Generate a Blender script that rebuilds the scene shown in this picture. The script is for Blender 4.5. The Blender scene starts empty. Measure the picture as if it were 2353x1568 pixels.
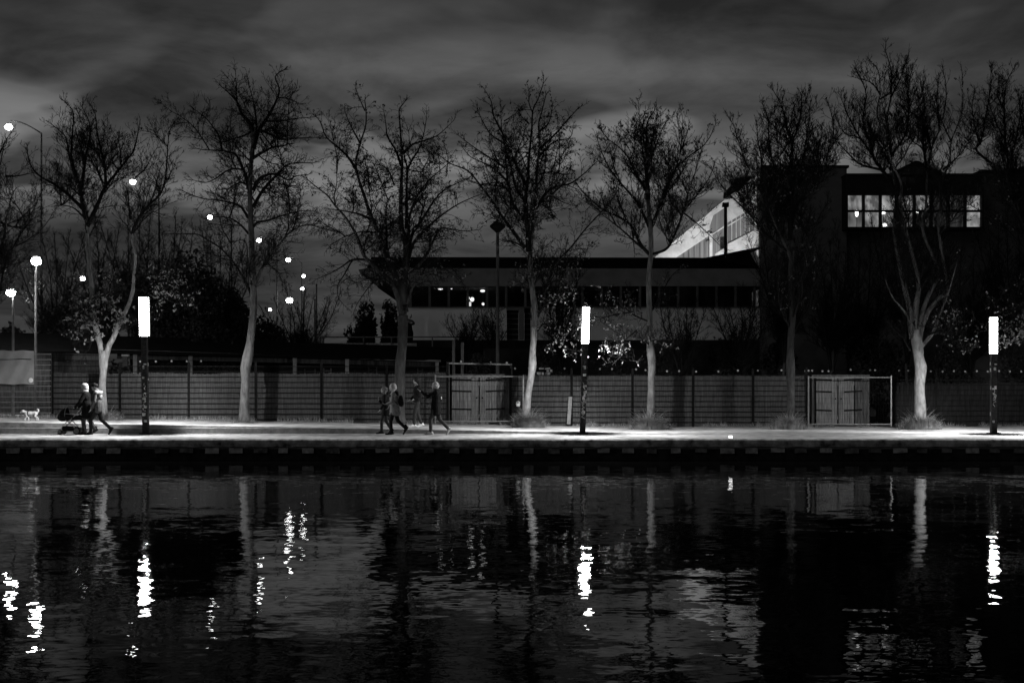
import bpy, math, random
import numpy as np
from mathutils import Vector, Matrix, noise as mnoise

SC = bpy.context.scene
COL = SC.collection
R = math.radians

# ------------------------------------------------------------------ camera
# quay top is z = 0, the canal surface z = -0.64, eye height 1.75 m above the quay
F, U0, V0, HC = 2984.0, 1176.0, 877.7, 1.75
def P(u, v, d):
    return Vector(((u - U0) / F * d, d, HC - (v - V0) / F * d))
cam = bpy.data.cameras.new('camera')
cam.sensor_width = 36.0
cam.lens = 4440 / 3500 * 36.0
cam.shift_y = (V0 - 784.0) / 2352.0
cam.clip_end = 5000.0
cam_o = bpy.data.objects.new('camera', cam)
COL.objects.link(cam_o)
cam_o.location = (0, 0, HC)
cam_o.rotation_euler = (R(90), 0, 0)
SC.camera = cam_o

# ------------------------------------------------------------------ world, sun, exposure
SUN_EL, SUN_AZ = R(4.0), R(215.0)
world = bpy.data.worlds.new('World')
SC.world = world
world.use_nodes = True
wt = world.node_tree
wt.nodes.clear()
def wn(t, **k):
    n = wt.nodes.new(t)
    for a, b in k.items():
        setattr(n, a, b)
    return n
def wmath(op, a, b=None, clamp=False):
    n = wn('ShaderNodeMath', operation=op, use_clamp=clamp)
    for i, s in enumerate((a, b)):
        if s is None:
            continue
        if isinstance(s, (int, float)):
            n.inputs[i].default_value = s
        else:
            wt.links.new(s, n.inputs[i])
    return n.outputs[0]
def wramp(fac, stops):
    n = wn('ShaderNodeValToRGB')
    e = n.color_ramp.elements
    while len(e) < len(stops):
        e.new(0.5)
    for k, (p, c) in zip(e, stops):
        k.position = p
        k.color = (c, c, c, 1)
    wt.links.new(fac, n.inputs[0])
    return n.outputs[0]
tc = wn('ShaderNodeTexCoord')
sep = wn('ShaderNodeSeparateXYZ')
wt.links.new(tc.outputs['Generated'], sep.inputs[0])
zc = wmath('ADD', wmath('MAXIMUM', sep.outputs[2], 0.0), 0.13)
comb = wn('ShaderNodeCombineXYZ')
wt.links.new(wmath('DIVIDE', sep.outputs[0], zc), comb.inputs[0])
wt.links.new(wmath('DIVIDE', sep.outputs[1], zc), comb.inputs[1])
comb.inputs[2].default_value = 3.7
def wnoise(scale, detail, rough, dist=0.0):
    n = wn('ShaderNodeTexNoise')
    n.inputs['Scale'].default_value = scale
    n.inputs['Detail'].default_value = detail
    n.inputs['Roughness'].default_value = rough
    n.inputs['Distortion'].default_value = dist
    wt.links.new(comb.outputs[0], n.inputs['Vector'])
    return n.outputs['Fac']
warp = wmath('MULTIPLY', wmath('SUBTRACT', wnoise(0.9, 3.0, 0.5, 0.2), 0.5), 0.075)
elev = wmath('ADD', sep.outputs[2], warp)
decks = wramp(elev, [(0.0, 0.046), (0.10, 0.048), (0.145, 0.064), (0.168, 0.104), (0.188, 0.064), (0.203, 0.046), (0.222, 0.066), (0.245, 0.042), (0.285, 0.024), (0.5, 0.006)])
mottle = wramp(wnoise(2.3, 6.0, 0.6, 0.4), [(0.34, 0.5), (0.66, 1.45)])
side = wramp(wmath('ADD', wmath('MULTIPLY', sep.outputs[0], 1.2), 0.5), [(0.0, 0.62), (0.45, 1.0), (0.72, 1.05), (1.0, 0.55)])
patch = wmath('MULTIPLY', wramp(wnoise(2.1, 3.0, 0.5, 0.5), [(0.50, 0.0), (0.62, 0.11)]), wramp(elev, [(0.09, 0.0), (0.15, 1.0), (0.19, 1.0), (0.21, 0.25), (0.30, 0.2)]))
sky = wn('ShaderNodeTexSky', sky_type='NISHITA')
sky.sun_disc = False
sky.sun_elevation = SUN_EL
sky.sun_rotation = SUN_AZ
bw = wn('ShaderNodeRGBToBW')
wt.links.new(sky.outputs[0], bw.inputs[0])
dusk = wmath('MULTIPLY', bw.outputs[0], 0.15)
cloud = wmath('ADD', wmath('MULTIPLY', wmath('MULTIPLY', decks, mottle), side), patch)
ahead = wramp(wmath('ADD', wmath('MULTIPLY', sep.outputs[1], 0.5), 0.5), [(0.35, 0.35), (0.6, 1.0)])   # the town's glow lies beyond the canal
tot = wmath('MULTIPLY', wmath('ADD', cloud, wmath('MINIMUM', dusk, 0.003)), ahead)
bg = wn('ShaderNodeBackground')
wt.links.new(tot, bg.inputs['Color'])
bg.inputs['Strength'].default_value = 1.0
out = wn('ShaderNodeOutputWorld')
wt.links.new(bg.outputs[0], out.inputs['Surface'])

sun = bpy.data.lights.new('sun', 'SUN')
sun.energy = 0.09
sun.angle = R(40)
sun.color = (1, 1, 1)
sun_o = bpy.data.objects.new('sun', sun)
COL.objects.link(sun_o)
sun_o.rotation_euler = (R(62), 0, R(-35))

SC.view_settings.view_transform = 'Standard'
SC.view_settings.look = 'None'
SC.view_settings.exposure = 0.0
SC.view_settings.gamma = 1.0
SC.cycles.use_denoising = True
SC.cycles.max_bounces = 6
SC.cycles.transparent_max_bounces = 12
SC.cycles.sample_clamp_indirect = 4.0
SC.cycles.caustics_reflective = False
SC.cycles.caustics_refractive = False

# ------------------------------------------------------------------ materials (the photograph is black and white: all greys)
MATS = {}
def mat(name, base, rough=0.8, var=0.25, scale=6.0, bump=0.0, stretch=(1, 1, 1), detail=5.0, metal=0.0, spec=0.08, emit=0.0):
    m = bpy.data.materials.new(name)
    m.use_nodes = True
    t = m.node_tree
    b = t.nodes['Principled BSDF']
    b.inputs['Roughness'].default_value = rough
    b.inputs['Metallic'].default_value = metal
    b.inputs['Specular IOR Level'].default_value = spec
    co = t.nodes.new('ShaderNodeTexCoord')
    mp = t.nodes.new('ShaderNodeMapping')
    mp.inputs['Scale'].default_value = stretch
    t.links.new(co.outputs['Object'], mp.inputs['Vector'])
    n = t.nodes.new('ShaderNodeTexNoise')
    n.inputs['Scale'].default_value = scale
    n.inputs['Detail'].default_value = detail
    n.inputs['Roughness'].default_value = 0.62
    t.links.new(mp.outputs[0], n.inputs['Vector'])
    r = t.nodes.new('ShaderNodeValToRGB')
    lo, hi = base * (1 - var), min(0.95, base * (1 + var))
    r.color_ramp.elements[0].position = 0.32
    r.color_ramp.elements[1].position = 0.68
    r.color_ramp.elements[0].color = (lo, lo, lo, 1)
    r.color_ramp.elements[1].color = (hi, hi, hi, 1)
    t.links.new(n.outputs['Fac'], r.inputs[0])
    t.links.new(r.outputs[0], b.inputs['Base Color'])
    if bump:
        bn = t.nodes.new('ShaderNodeBump')
        bn.inputs['Strength'].default_value = 0.8
        bn.inputs['Distance'].default_value = bump
        t.links.new(n.outputs['Fac'], bn.inputs['Height'])
        t.links.new(bn.outputs[0], b.inputs['Normal'])
    if emit:
        b.inputs['Emission Color'].default_value = (1, 1, 1, 1)
        b.inputs['Emission Strength'].default_value = emit
    MATS[name] = m
    return m
def emitter(name, strength, var=0.0, scale=3.0, stretch=(1, 1, 1)):
    m = bpy.data.materials.new(name)
    m.use_nodes = True
    t = m.node_tree
    t.nodes.clear()
    e = t.nodes.new('ShaderNodeEmission')
    o = t.nodes.new('ShaderNodeOutputMaterial')
    e.inputs['Strength'].default_value = strength
    e.inputs['Color'].default_value = (1, 1, 1, 1)
    if var:
        co = t.nodes.new('ShaderNodeTexCoord')
        mp = t.nodes.new('ShaderNodeMapping')
        mp.inputs['Scale'].default_value = stretch
        t.links.new(co.outputs['Object'], mp.inputs['Vector'])
        n = t.nodes.new('ShaderNodeTexNoise')
        n.inputs['Scale'].default_value = scale
        n.inputs['Detail'].default_value = 2.0
        t.links.new(mp.outputs[0], n.inputs['Vector'])
        r = t.nodes.new('ShaderNodeValToRGB')
        lo = 1 - var
        r.color_ramp.elements[0].position = 0.35
        r.color_ramp.elements[1].position = 0.65
        r.color_ramp.elements[0].color = (lo, lo, lo, 1)
        t.links.new(n.outputs['Fac'], r.inputs[0])
        t.links.new(r.outputs[0], e.inputs['Color'])
    t.links.new(e.outputs[0], o.inputs['Surface'])
    MATS[name] = m
    return m

M_path = mat('pale_gravel_path', 0.36, 0.9, 0.5, 2.2, 0.01, detail=8)
M_terr = mat('terrace_gravel', 0.40, 0.9, 0.45, 2.0, 0.01, detail=9)
M_riser = mat('stone_riser', 0.26, 0.9, 0.35, 5.0, 0.005)
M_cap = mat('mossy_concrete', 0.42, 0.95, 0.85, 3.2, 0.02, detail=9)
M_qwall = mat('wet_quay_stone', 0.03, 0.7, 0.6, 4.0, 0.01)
M_block = mat('weathered_block', 0.4, 0.9, 0.6, 5.0, 0.01, detail=8)
M_block2 = mat('mossy_block', 0.17, 0.9, 0.7, 5.0, 0.01, detail=8)
M_ground = mat('ground_soil', 0.06, 0.95, 0.4, 1.5)
M_bark = mat('pale_bark', 0.23, 0.9, 0.5, 7.0, 0.015, (1, 1, 0.4), 8)
M_barkm = mat('grey_bark', 0.12, 0.9, 0.5, 8.0, 0.015, (1, 1, 0.3), 8)
M_barkd = mat('dark_bark', 0.055, 0.9, 0.5, 8.0, 0.015, (1, 1, 0.3), 8)
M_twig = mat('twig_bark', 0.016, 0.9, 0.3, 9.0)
M_leaf = mat('dry_leaf', 0.2, 0.7, 0.45, 3.0)
M_everg = mat('evergreen_leaf', 0.03, 0.6, 0.5, 1.5)
M_grass = mat('dry_grass', 0.2, 0.8, 0.4, 4.0)
M_black = mat('black_metal', 0.025, 0.45, 0.3, 8.0)
M_post = mat('lamp_post_paint', 0.035, 0.5, 0.5, 12.0)
M_stick = mat('sticker_paper', 0.55, 0.6, 0.7, 16.0, detail=3)
M_gal = mat('galvanised_steel', 0.22, 0.4, 0.25, 8.0, metal=0.3)
M_wire = mat('dark_wire', 0.006, 0.7, 0.2, 8.0)
M_wirel = mat('pale_wire', 0.16, 0.6, 0.2, 8.0)
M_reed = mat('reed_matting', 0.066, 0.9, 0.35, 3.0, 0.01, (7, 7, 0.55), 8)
M_reedd = mat('dark_reed_matting', 0.016, 0.9, 0.6, 3.0, 0.01, (6, 6, 0.55), 8)  # same matting pattern in a darker tone
M_wood = mat('gate_planks', 0.145, 0.8, 0.4, 2.5, 0.003, (6, 6, 0.7), 8)
M_woodd = mat('dark_planks', 0.07, 0.85, 0.5, 2.5, 0.003, (5, 5, 0.7), 8)
M_plank = mat('pale_plank', 0.15, 0.8, 0.3, 2.5, 0.0, (6, 6, 0.7))
M_banner = mat('banner_cloth', 0.26, 0.8, 0.15, 1.5)
M_fascia = mat('pale_fascia', 0.30, 0.7, 0.3, 3.0)
M_roof = mat('tar_roof', 0.010, 0.95, 0.3, 3.0, spec=0.03)
M_conc = mat('spandrel_concrete', 0.24, 0.85, 0.2, 1.2)
M_white = mat('white_render', 0.78, 0.85, 0.08, 0.8)
M_dark = mat('dark_cladding', 0.02, 0.8, 0.3, 2.0)
M_brick = mat('dark_brickwork', 0.09, 0.9, 0.3, 1.4, 0.0, detail=8)
M_brickl = mat('panel_brickwork', 0.12, 0.9, 0.35, 0.6, 0.0, detail=8)
M_siding = mat('grey_siding', 0.20, 0.8, 0.35, 2.5, 0.0, (5, 5, 0.1))
M_gwhite = mat('gallery_render', 0.6, 0.8, 0.22, 1.6)
M_mast = mat('mast_paint', 0.14, 0.5, 0.2, 4.0)
M_mull = mat('mullion_metal', 0.12, 0.5, 0.2, 4.0)
M_lamp = emitter('lamp_panel', 40.0)
M_far = emitter('mast_lamp_lens', 28.0)
M_near = emitter('post_lamp_globe', 200.0)
M_flood = emitter('floodlight_lens', 420.0)
M_ind = emitter('indoor_lamp', 2.2)
M_small = emitter('small_light', 4.0)
M_bulb = mat('festoon_bulb', 0.5, 0.3, 0.1, 4.0)
M_skin = mat('skin', 0.27, 0.6, 0.12, 12.0)
M_hairl = mat('light_hair', 0.3, 0.7, 0.3, 30.0)
M_haird = mat('dark_hair', 0.02, 0.6, 0.3, 30.0)
M_hairb = mat('brown_hair', 0.10, 0.6, 0.3, 30.0)
M_coatk = mat('black_coat', 0.008, 0.8, 0.3, 10.0)
M_coatg = mat('grey_coat', 0.17, 0.9, 0.25, 14.0)
M_coatm = mat('charcoal_jacket', 0.07, 0.85, 0.3, 10.0)
M_trous = mat('dark_trousers', 0.03, 0.85, 0.3, 8.0)
M_trousg = mat('grey_trousers', 0.06, 0.85, 0.3, 8.0)
M_trousk = mat('black_trousers', 0.015, 0.85, 0.3, 8.0)
M_shoew = mat('white_shoe', 0.6, 0.6, 0.1, 10.0)
M_shoek = mat('black_shoe', 0.015, 0.5, 0.2, 10.0)
M_fluff = mat('white_fluffy_knit', 0.3, 0.9, 0.3, 25.0, 0.01)
M_dog = mat('white_fur', 0.5, 0.9, 0.2, 25.0, 0.008)
M_nose = mat('dark_nose', 0.03, 0.5, 0.1, 8.0)
M_bag = mat('black_nylon', 0.012, 0.7, 0.3, 10.0)
M_pram = mat('pram_fabric', 0.012, 0.8, 0.3, 10.0)
M_pramm = mat('pram_tube', 0.28, 0.4, 0.2, 10.0, metal=0.4)
M_rim = mat('wheel_rim', 0.25, 0.5, 0.2, 10.0)
M_bronze = mat('polished_sculpture', 0.3, 0.25, 0.3, 5.0, metal=0.8)
M_crate = mat('pale_crate', 0.5, 0.7, 0.3, 6.0)
M_board = mat('dark_board', 0.03, 0.7, 0.3, 6.0)

# thin window glass: part mirror, part clear
def glass(name, clear):
    m = bpy.data.materials.new(name)
    m.use_nodes = True
    t = m.node_tree
    t.nodes.clear()
    a = t.nodes.new('ShaderNodeBsdfTransparent')
    a.inputs[0].default_value = (clear, clear, clear, 1)
    g = t.nodes.new('ShaderNodeBsdfGlossy')
    g.inputs['Roughness'].default_value = 0.02
    f = t.nodes.new('ShaderNodeFresnel')
    f.inputs['IOR'].default_value = 1.5
    x = t.nodes.new('ShaderNodeMixShader')
    o = t.nodes.new('ShaderNodeOutputMaterial')
    t.links.new(f.outputs[0], x.inputs[0])
    t.links.new(a.outputs[0], x.inputs[1])
    t.links.new(g.outputs[0], x.inputs[2])
    t.links.new(x.outputs[0], o.inputs['Surface'])
    return m
M_glass = glass('window_glass', 0.8)

# still canal water: small slopes taken from two noise fields
def water_mat():
    m = bpy.data.materials.new('canal_water')
    m.use_nodes = True
    t = m.node_tree
    b = t.nodes['Principled BSDF']
    b.inputs['Base Color'].default_value = (0.004, 0.004, 0.004, 1)
    b.inputs['Roughness'].default_value = 0.012
    b.inputs['IOR'].default_value = 1.11
    co = t.nodes.new('ShaderNodeTexCoord')
    acc = None
    for sc, dt, amp, st in ((0.55, 1.0, 0.014, (0.8, 1.25, 1)), (2.6, 2.0, 0.026, (0.7, 1.3, 1)), (9.0, 1.5, 0.020, (0.7, 1.3, 1))):
        mp = t.nodes.new('ShaderNodeMapping')
        mp.inputs['Scale'].default_value = st
        mp.inputs['Location'].default_value = (sc * 3.1, sc * 1.7, 0.3)
        t.links.new(co.outputs['Object'], mp.inputs['Vector'])
        n = t.nodes.new('ShaderNodeTexNoise')
        n.inputs['Scale'].default_value = sc
        n.inputs['Detail'].default_value = dt
        t.links.new(mp.outputs[0], n.inputs['Vector'])
        s = t.nodes.new('ShaderNodeVectorMath')
        s.operation = 'SUBTRACT'
        s.inputs[1].default_value = (0.5, 0.5, 0.5)
        t.links.new(n.outputs['Color'], s.inputs[0])
        k = t.nodes.new('ShaderNodeVectorMath')
        k.operation = 'MULTIPLY'
        k.inputs[1].default_value = (amp * 2.0, amp * 2.0, 0)
        t.links.new(s.outputs[0], k.inputs[0])
        if acc is None:
            acc = k.outputs[0]
        else:
            a = t.nodes.new('ShaderNodeVectorMath')
            a.operation = 'ADD'
            t.links.new(acc, a.inputs[0])
            t.links.new(k.outputs[0], a.inputs[1])
            acc = a.outputs[0]
    a = t.nodes.new('ShaderNodeVectorMath')
    a.operation = 'ADD'
    a.inputs[1].default_value = (0, 0, 1)
    t.links.new(acc, a.inputs[0])
    nn = t.nodes.new('ShaderNodeVectorMath')
    nn.operation = 'NORMALIZE'
    t.links.new(a.outputs[0], nn.inputs[0])
    t.links.new(nn.outputs[0], b.inputs['Normal'])
    return m
M_water = water_mat()

# ------------------------------------------------------------------ mesh builder and scene tree
class MB:
    def __init__(s):
        s.v, s.f = [], []
    def add(s, vs, fs):
        o = len(s.v)
        s.v.extend([tuple(a) for a in vs])
        s.f.extend([tuple(i + o for i in f) for f in fs])
        return s
    def box(s, x0, x1, y0, y1, z0, z1):
        vs = [(x, y, z) for z in (z0, z1) for y in (y0, y1) for x in (x0, x1)]
        return s.add(vs, [(0, 2, 3, 1), (4, 5, 7, 6), (0, 1, 5, 4), (2, 6, 7, 3), (0, 4, 6, 2), (1, 3, 7, 5)])
    def prism(s, poly, d):          # polygon of points, pushed along vector d
        n = len(poly)
        d = Vector(d)
        vs = [Vector(p) for p in poly] + [Vector(p) + d for p in poly]
        fs = [tuple(range(n)), tuple(range(2 * n - 1, n - 1, -1))]
        fs += [(i, i + n, (i + 1) % n + n, (i + 1) % n) for i in range(n)]
        return s.add(vs, fs)
    def beam(s, a, b, w, h):        # rectangular bar from a to b
        a, b = Vector(a), Vector(b)
        t = (b - a).normalized()
        up = Vector((0, 0, 1)) if abs(t.z) < 0.95 else Vector((0, 1, 0))
        r = t.cross(up).normalized() * (w / 2)
        q = r.cross(t).normalized() * (h / 2)
        vs = [a - r - q, a + r - q, a + r + q, a - r + q, b - r - q, b + r - q, b + r + q, b - r + q]
        return s.add(vs, [(0, 1, 2, 3), (7, 6, 5, 4), (0, 4, 5, 1), (1, 5, 6, 2), (2, 6, 7, 3), (3, 7, 4, 0)])
    def tube(s, pts, rad, n=6, cap=True, rough=0.0, seed=0):
        m = len(pts)
        if m < 2:
            return s
        o = len(s.v)
        t = pts[1] - pts[0]
        t = t.normalized() if t.length > 1e-9 else Vector((0, 0, 1))
        a = t.cross(Vector((0.31, 0.77, 0.12)) if abs(t.z) > 0.8 else Vector((0, 0, 1))).normalized()
        V = s.v
        cs = [(math.cos(2 * math.pi * k / n), math.sin(2 * math.pi * k / n)) for k in range(n)]
        for i in range(m):
            if i:
                t2 = pts[min(i + 1, m - 1)] - pts[i - 1]
                if t2.length > 1e-9:
                    t = t2.normalized()
                a = a - t * a.dot(t)
                a = a.normalized() if a.length > 1e-6 else t.orthogonal().normalized()
            b = t.cross(a)
            p, r = pts[i], rad[i]
            for (c, d) in cs:
                rr = r
                q = a * c + b * d
                if rough:
                    w = p + q * r
                    rr = r * (1 + rough * mnoise.noise(Vector((w.x * 3.5 + seed, w.y * 3.5, w.z * 1.6))))
                V.append((p.x + q.x * rr, p.y + q.y * rr, p.z + q.z * rr))
        Fc = s.f
        for i in range(m - 1):
            for k in range(n):
                k2 = (k + 1) % n
                Fc.append((o + i * n + k, o + i * n + k2, o + (i + 1) * n + k2, o + (i + 1) * n + k))
        if cap:
            Fc.append(tuple(o + k for k in range(n - 1, -1, -1)))
            Fc.append(tuple(o + (m - 1) * n + k for k in range(n)))
        return s
    def ell(s, c, r, n=10, m=7, rot=None):     # ellipsoid
        c = Vector(c)
        r = (r, r, r) if isinstance(r, (int, float)) else r
        vs = []
        for j in range(1, m):
            th = math.pi * j / m
            for k in range(n):
                ph = 2 * math.pi * k / n
                q = Vector((r[0] * math.sin(th) * math.cos(ph), r[1] * math.sin(th) * math.sin(ph), r[2] * math.cos(th)))
                vs.append(c + (rot @ q if rot else q))
        top, bot = Vector((0, 0, r[2])), Vector((0, 0, -r[2]))
        vs += [c + (rot @ top if rot else top), c + (rot @ bot if rot else bot)]
        fs = []
        for j in range(m - 2):
            for k in range(n):
                k2 = (k + 1) % n
                fs.append((j * n + k, (j + 1) * n + k, (j + 1) * n + k2, j * n + k2))
        T, B = (m - 1) * n, (m - 1) * n + 1
        for k in range(n):
            k2 = (k + 1) % n
            fs.append((T, k, k2))
            fs.append((B, (m - 2) * n + k2, (m - 2) * n + k))
        return s.add(vs, fs)
    def cap(s, a, ra, b, rb, n=10):            # tapered capsule
        a, b = Vector(a), Vector(b)
        t = (b - a).normalized()
        pts, rad = [], []
        for k in range(4):
            g = math.pi / 2 * (1 - k / 4)
            pts.append(a - t * ra * math.sin(g)); rad.append(max(ra * math.cos(g), 0.002))
        for k in range(5):
            g = math.pi / 2 * k / 4
            pts.append(b + t * rb * math.sin(g)); rad.append(max(rb * math.cos(g), 0.002))
        return s.tube(pts, rad, n)
    def build(s, name, m, parent=None, smooth=False, origin=None):
        me = bpy.data.meshes.new(name)
        o = bpy.data.objects.new(name, me)
        off = Vector(parent.get('_o', (0, 0, 0))) if parent else Vector(origin or (0, 0, 0))
        if s.v:
            a = np.array(s.v, dtype=np.float64) - np.array(off)
            me.from_pydata(a.tolist(), [], s.f)
        if smooth:
            me.polygons.foreach_set('use_smooth', [True] * len(me.polygons))
        me.materials.append(m)
        me.update()
        COL.objects.link(o)
        if parent:
            o.parent = parent
            o['_o'] = tuple(off)
        else:
            o.location = off
            o['_o'] = tuple(off)
        return o

def tag(o, label=None, cat=None, group=None, kind=None):
    for k, v in (('label', label), ('category', cat), ('group', group), ('kind', kind)):
        if v:
            o[k] = v
    return o
def thing(name, label, cat, loc=(0, 0, 0), group=None):
    o = bpy.data.objects.new(name, None)
    o.empty_display_size = 0.2
    COL.objects.link(o)
    o.location = loc
    o['_o'] = tuple(loc)
    return tag(o, label, cat, group)
def struct(mb, name, m, smooth=False):
    return tag(mb.build(name, m, None, smooth), kind='structure')
def copy_tree(o, parent=None):
    c = o.copy()
    COL.objects.link(c)
    if parent:
        c.parent = parent
    for ch in o.children:
        copy_tree(ch, c)
    return c
def remeshed(mb, name, m, parent, voxel=0.012, it=4):   # fuse the pieces into one continuous skin
    me = bpy.data.meshes.new('tmp')
    off = Vector(parent['_o'])
    me.from_pydata((np.array(mb.v) - np.array(off)).tolist(), [], mb.f)
    o = bpy.data.objects.new('tmp', me)
    COL.objects.link(o)
    r = o.modifiers.new('r', 'REMESH'); r.mode = 'VOXEL'; r.voxel_size = voxel
    if it:
        k = o.modifiers.new('s', 'SMOOTH'); k.factor = 0.5; k.iterations = it
    dg = bpy.context.evaluated_depsgraph_get()
    dg.update()
    nm = bpy.data.meshes.new_from_object(o.evaluated_get(dg))
    bpy.data.objects.remove(o)
    nm.name = name
    nm.materials.clear(); nm.materials.append(m)
    nm.polygons.foreach_set('use_smooth', [True] * len(nm.polygons))
    n = bpy.data.objects.new(name, nm)
    COL.objects.link(n)
    n.parent = parent
    n['_o'] = tuple(off)
    return n
# ------------------------------------------------------------------ ground, quay, water
WZ = -0.64
def tz(x):                       # height of the terrace behind the quay: fades out to the right
    px = 1750 + x * 4440 / 44.5
    return max(0.0, min(0.46, 0.374 - 0.1667e-3 * px))
def fy(x):                       # line of the fence
    return 50.4 + 0.045 * x
def fx(u):
    k = (u - U0) / F
    return k * 50.4 / (1 - 0.045 * k)

mb = MB(); mb.add([(-500, -250, WZ), (500, -250, WZ), (500, 40.3, WZ), (-500, 40.3, WZ)], [(0, 1, 2, 3)])
struct(mb, 'canal_water', M_water)
mb = MB(); mb.add([(-1500, 41, -0.06), (1500, 41, -0.06), (1500, 2500, -0.06), (-1500, 2500, -0.06)], [(0, 1, 2, 3)])
struct(mb, 'ground', M_ground)
mb = MB(); mb.box(-80, 80, 40.04, 44.3, -0.3, 0.0)
struct(mb, 'quay_path', M_path)
# terrace: two risers and a tread, all sinking into the path at the right
rs, td, tp = MB(), MB(), MB()
xs = [-60 + 0.5 * i for i in range(int((5.2 + 60) / 0.5) + 1)]
for a, b in zip(xs, xs[1:]):
    ta, tb = tz(a), tz(b)
    if max(ta, tb) < 0.002:
        continue
    sa, sb = min(0.19, ta), min(0.19, tb)
    rs.add([(a, 44.3, -.02), (b, 44.3, -.02), (b, 44.3, sb), (a, 44.3, sa)], [(0, 1, 2, 3)])
    td.add([(a, 44.3, sa), (b, 44.3, sb), (b, 44.66, sb), (a, 44.66, sa)], [(0, 1, 2, 3)])
    if ta > .192:
        rs.add([(a, 44.66, sa), (b, 44.66, sb), (b, 44.66, tb), (a, 44.66, ta)], [(0, 1, 2, 3)])
struct(rs, 'step_risers', M_riser)
struct(td, 'step_tread', M_path)
xs = [-60 + 1.0 * i for i in range(141)]
ys = [44.66 + 0.5 * i for i in range(19)]
random.seed(5)
for x in xs:
    for y in ys:
        fl = min(1.0, max(0.0, (y - 45.5) / 3))
        tp.v.append((x, y, tz(x) + (random.uniform(-.012, .02) * fl if tz(x) > 0 or y > 46 else 0.0)))
n = len(ys)
for i in range(len(xs) - 1):
    for j in range(n - 1):
        tp.f.append((i * n + j, (i + 1) * n + j, (i + 1) * n + j + 1, i * n + j + 1))
struct(tp, 'terrace', M_terr, True)
mb = MB(); mb.add([(4.9, 44.3, -.004), (80, 44.3, -.004), (80, 44.7, -.004), (4.9, 44.7, -.004)], [(0, 1, 2, 3)])
struct(mb, 'path_strip', M_path)

qw = thing('quay_wall', 'low dark quay wall with jutting mossy concrete edge above the canal', 'quay wall', (0, 40, WZ))
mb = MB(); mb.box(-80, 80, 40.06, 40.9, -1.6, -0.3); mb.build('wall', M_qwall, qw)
random.seed(11)
mb = MB()
x = -30.0
prev = None
n = 0
pts = []
while x < 30:                      # worn front edge of the cap, as one uneven slab
    pts.append(x); x += 0.16
for i, x in enumerate(pts):
    e = 0.012 * mnoise.noise(Vector((x * 1.3, 0, 0))) + 0.008 * mnoise.noise(Vector((x * 6, 2, 0)))
    g = 0.02 * mnoise.noise(Vector((x * 2.1, 5, 0))) + 0.02 * mnoise.noise(Vector((x * 7, 9, 0)))
    mb.v += [(x, 40.35, -.004), (x, 40.02, .002), (x, 39.95 + e, -.035 + g * .4), (x, 39.93 + e, -.14), (x, 39.95 - e, -.235 + g), (x, 40.35, -.25)]
for i in range(len(pts) - 1):
    for k in range(5):
        mb.f.append((i * 6 + k, (i + 1) * 6 + k, (i + 1) * 6 + k + 1, i * 6 + k + 1))
mb.build('edge_slab', M_cap, qw)
random.seed(12)
k = -22
x = -18.6
while x < 18.6:
    w = random.choice((.36, .40, .42, .3))
    h0 = -.43 + random.uniform(-.015, .02)
    if random.random() > 0.08:
        b = MB()
        z0, z1 = h0, -.262
        y = 39.99 + random.uniform(0, .02)
        j = lambda: random.uniform(-.012, .012)
        b.add([(x + j(), y - .03, z0 + j()), (x + w + j(), y - .03, z0 + j()), (x + w + j(), y, z1 + j()), (x + j(), y, z1 + j()),
               (x, 40.07, z0), (x + w, 40.07, z0), (x + w, 40.07, z1), (x, 40.07, z1)],
              [(0, 1, 2, 3), (0, 4, 5, 1), (3, 2, 6, 7), (0, 3, 7, 4), (1, 5, 6, 2)])
        b.build('stone_block', M_block if random.random() < .55 else M_block2, qw)
    x += .76 + random.uniform(-.03, .03)

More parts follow.
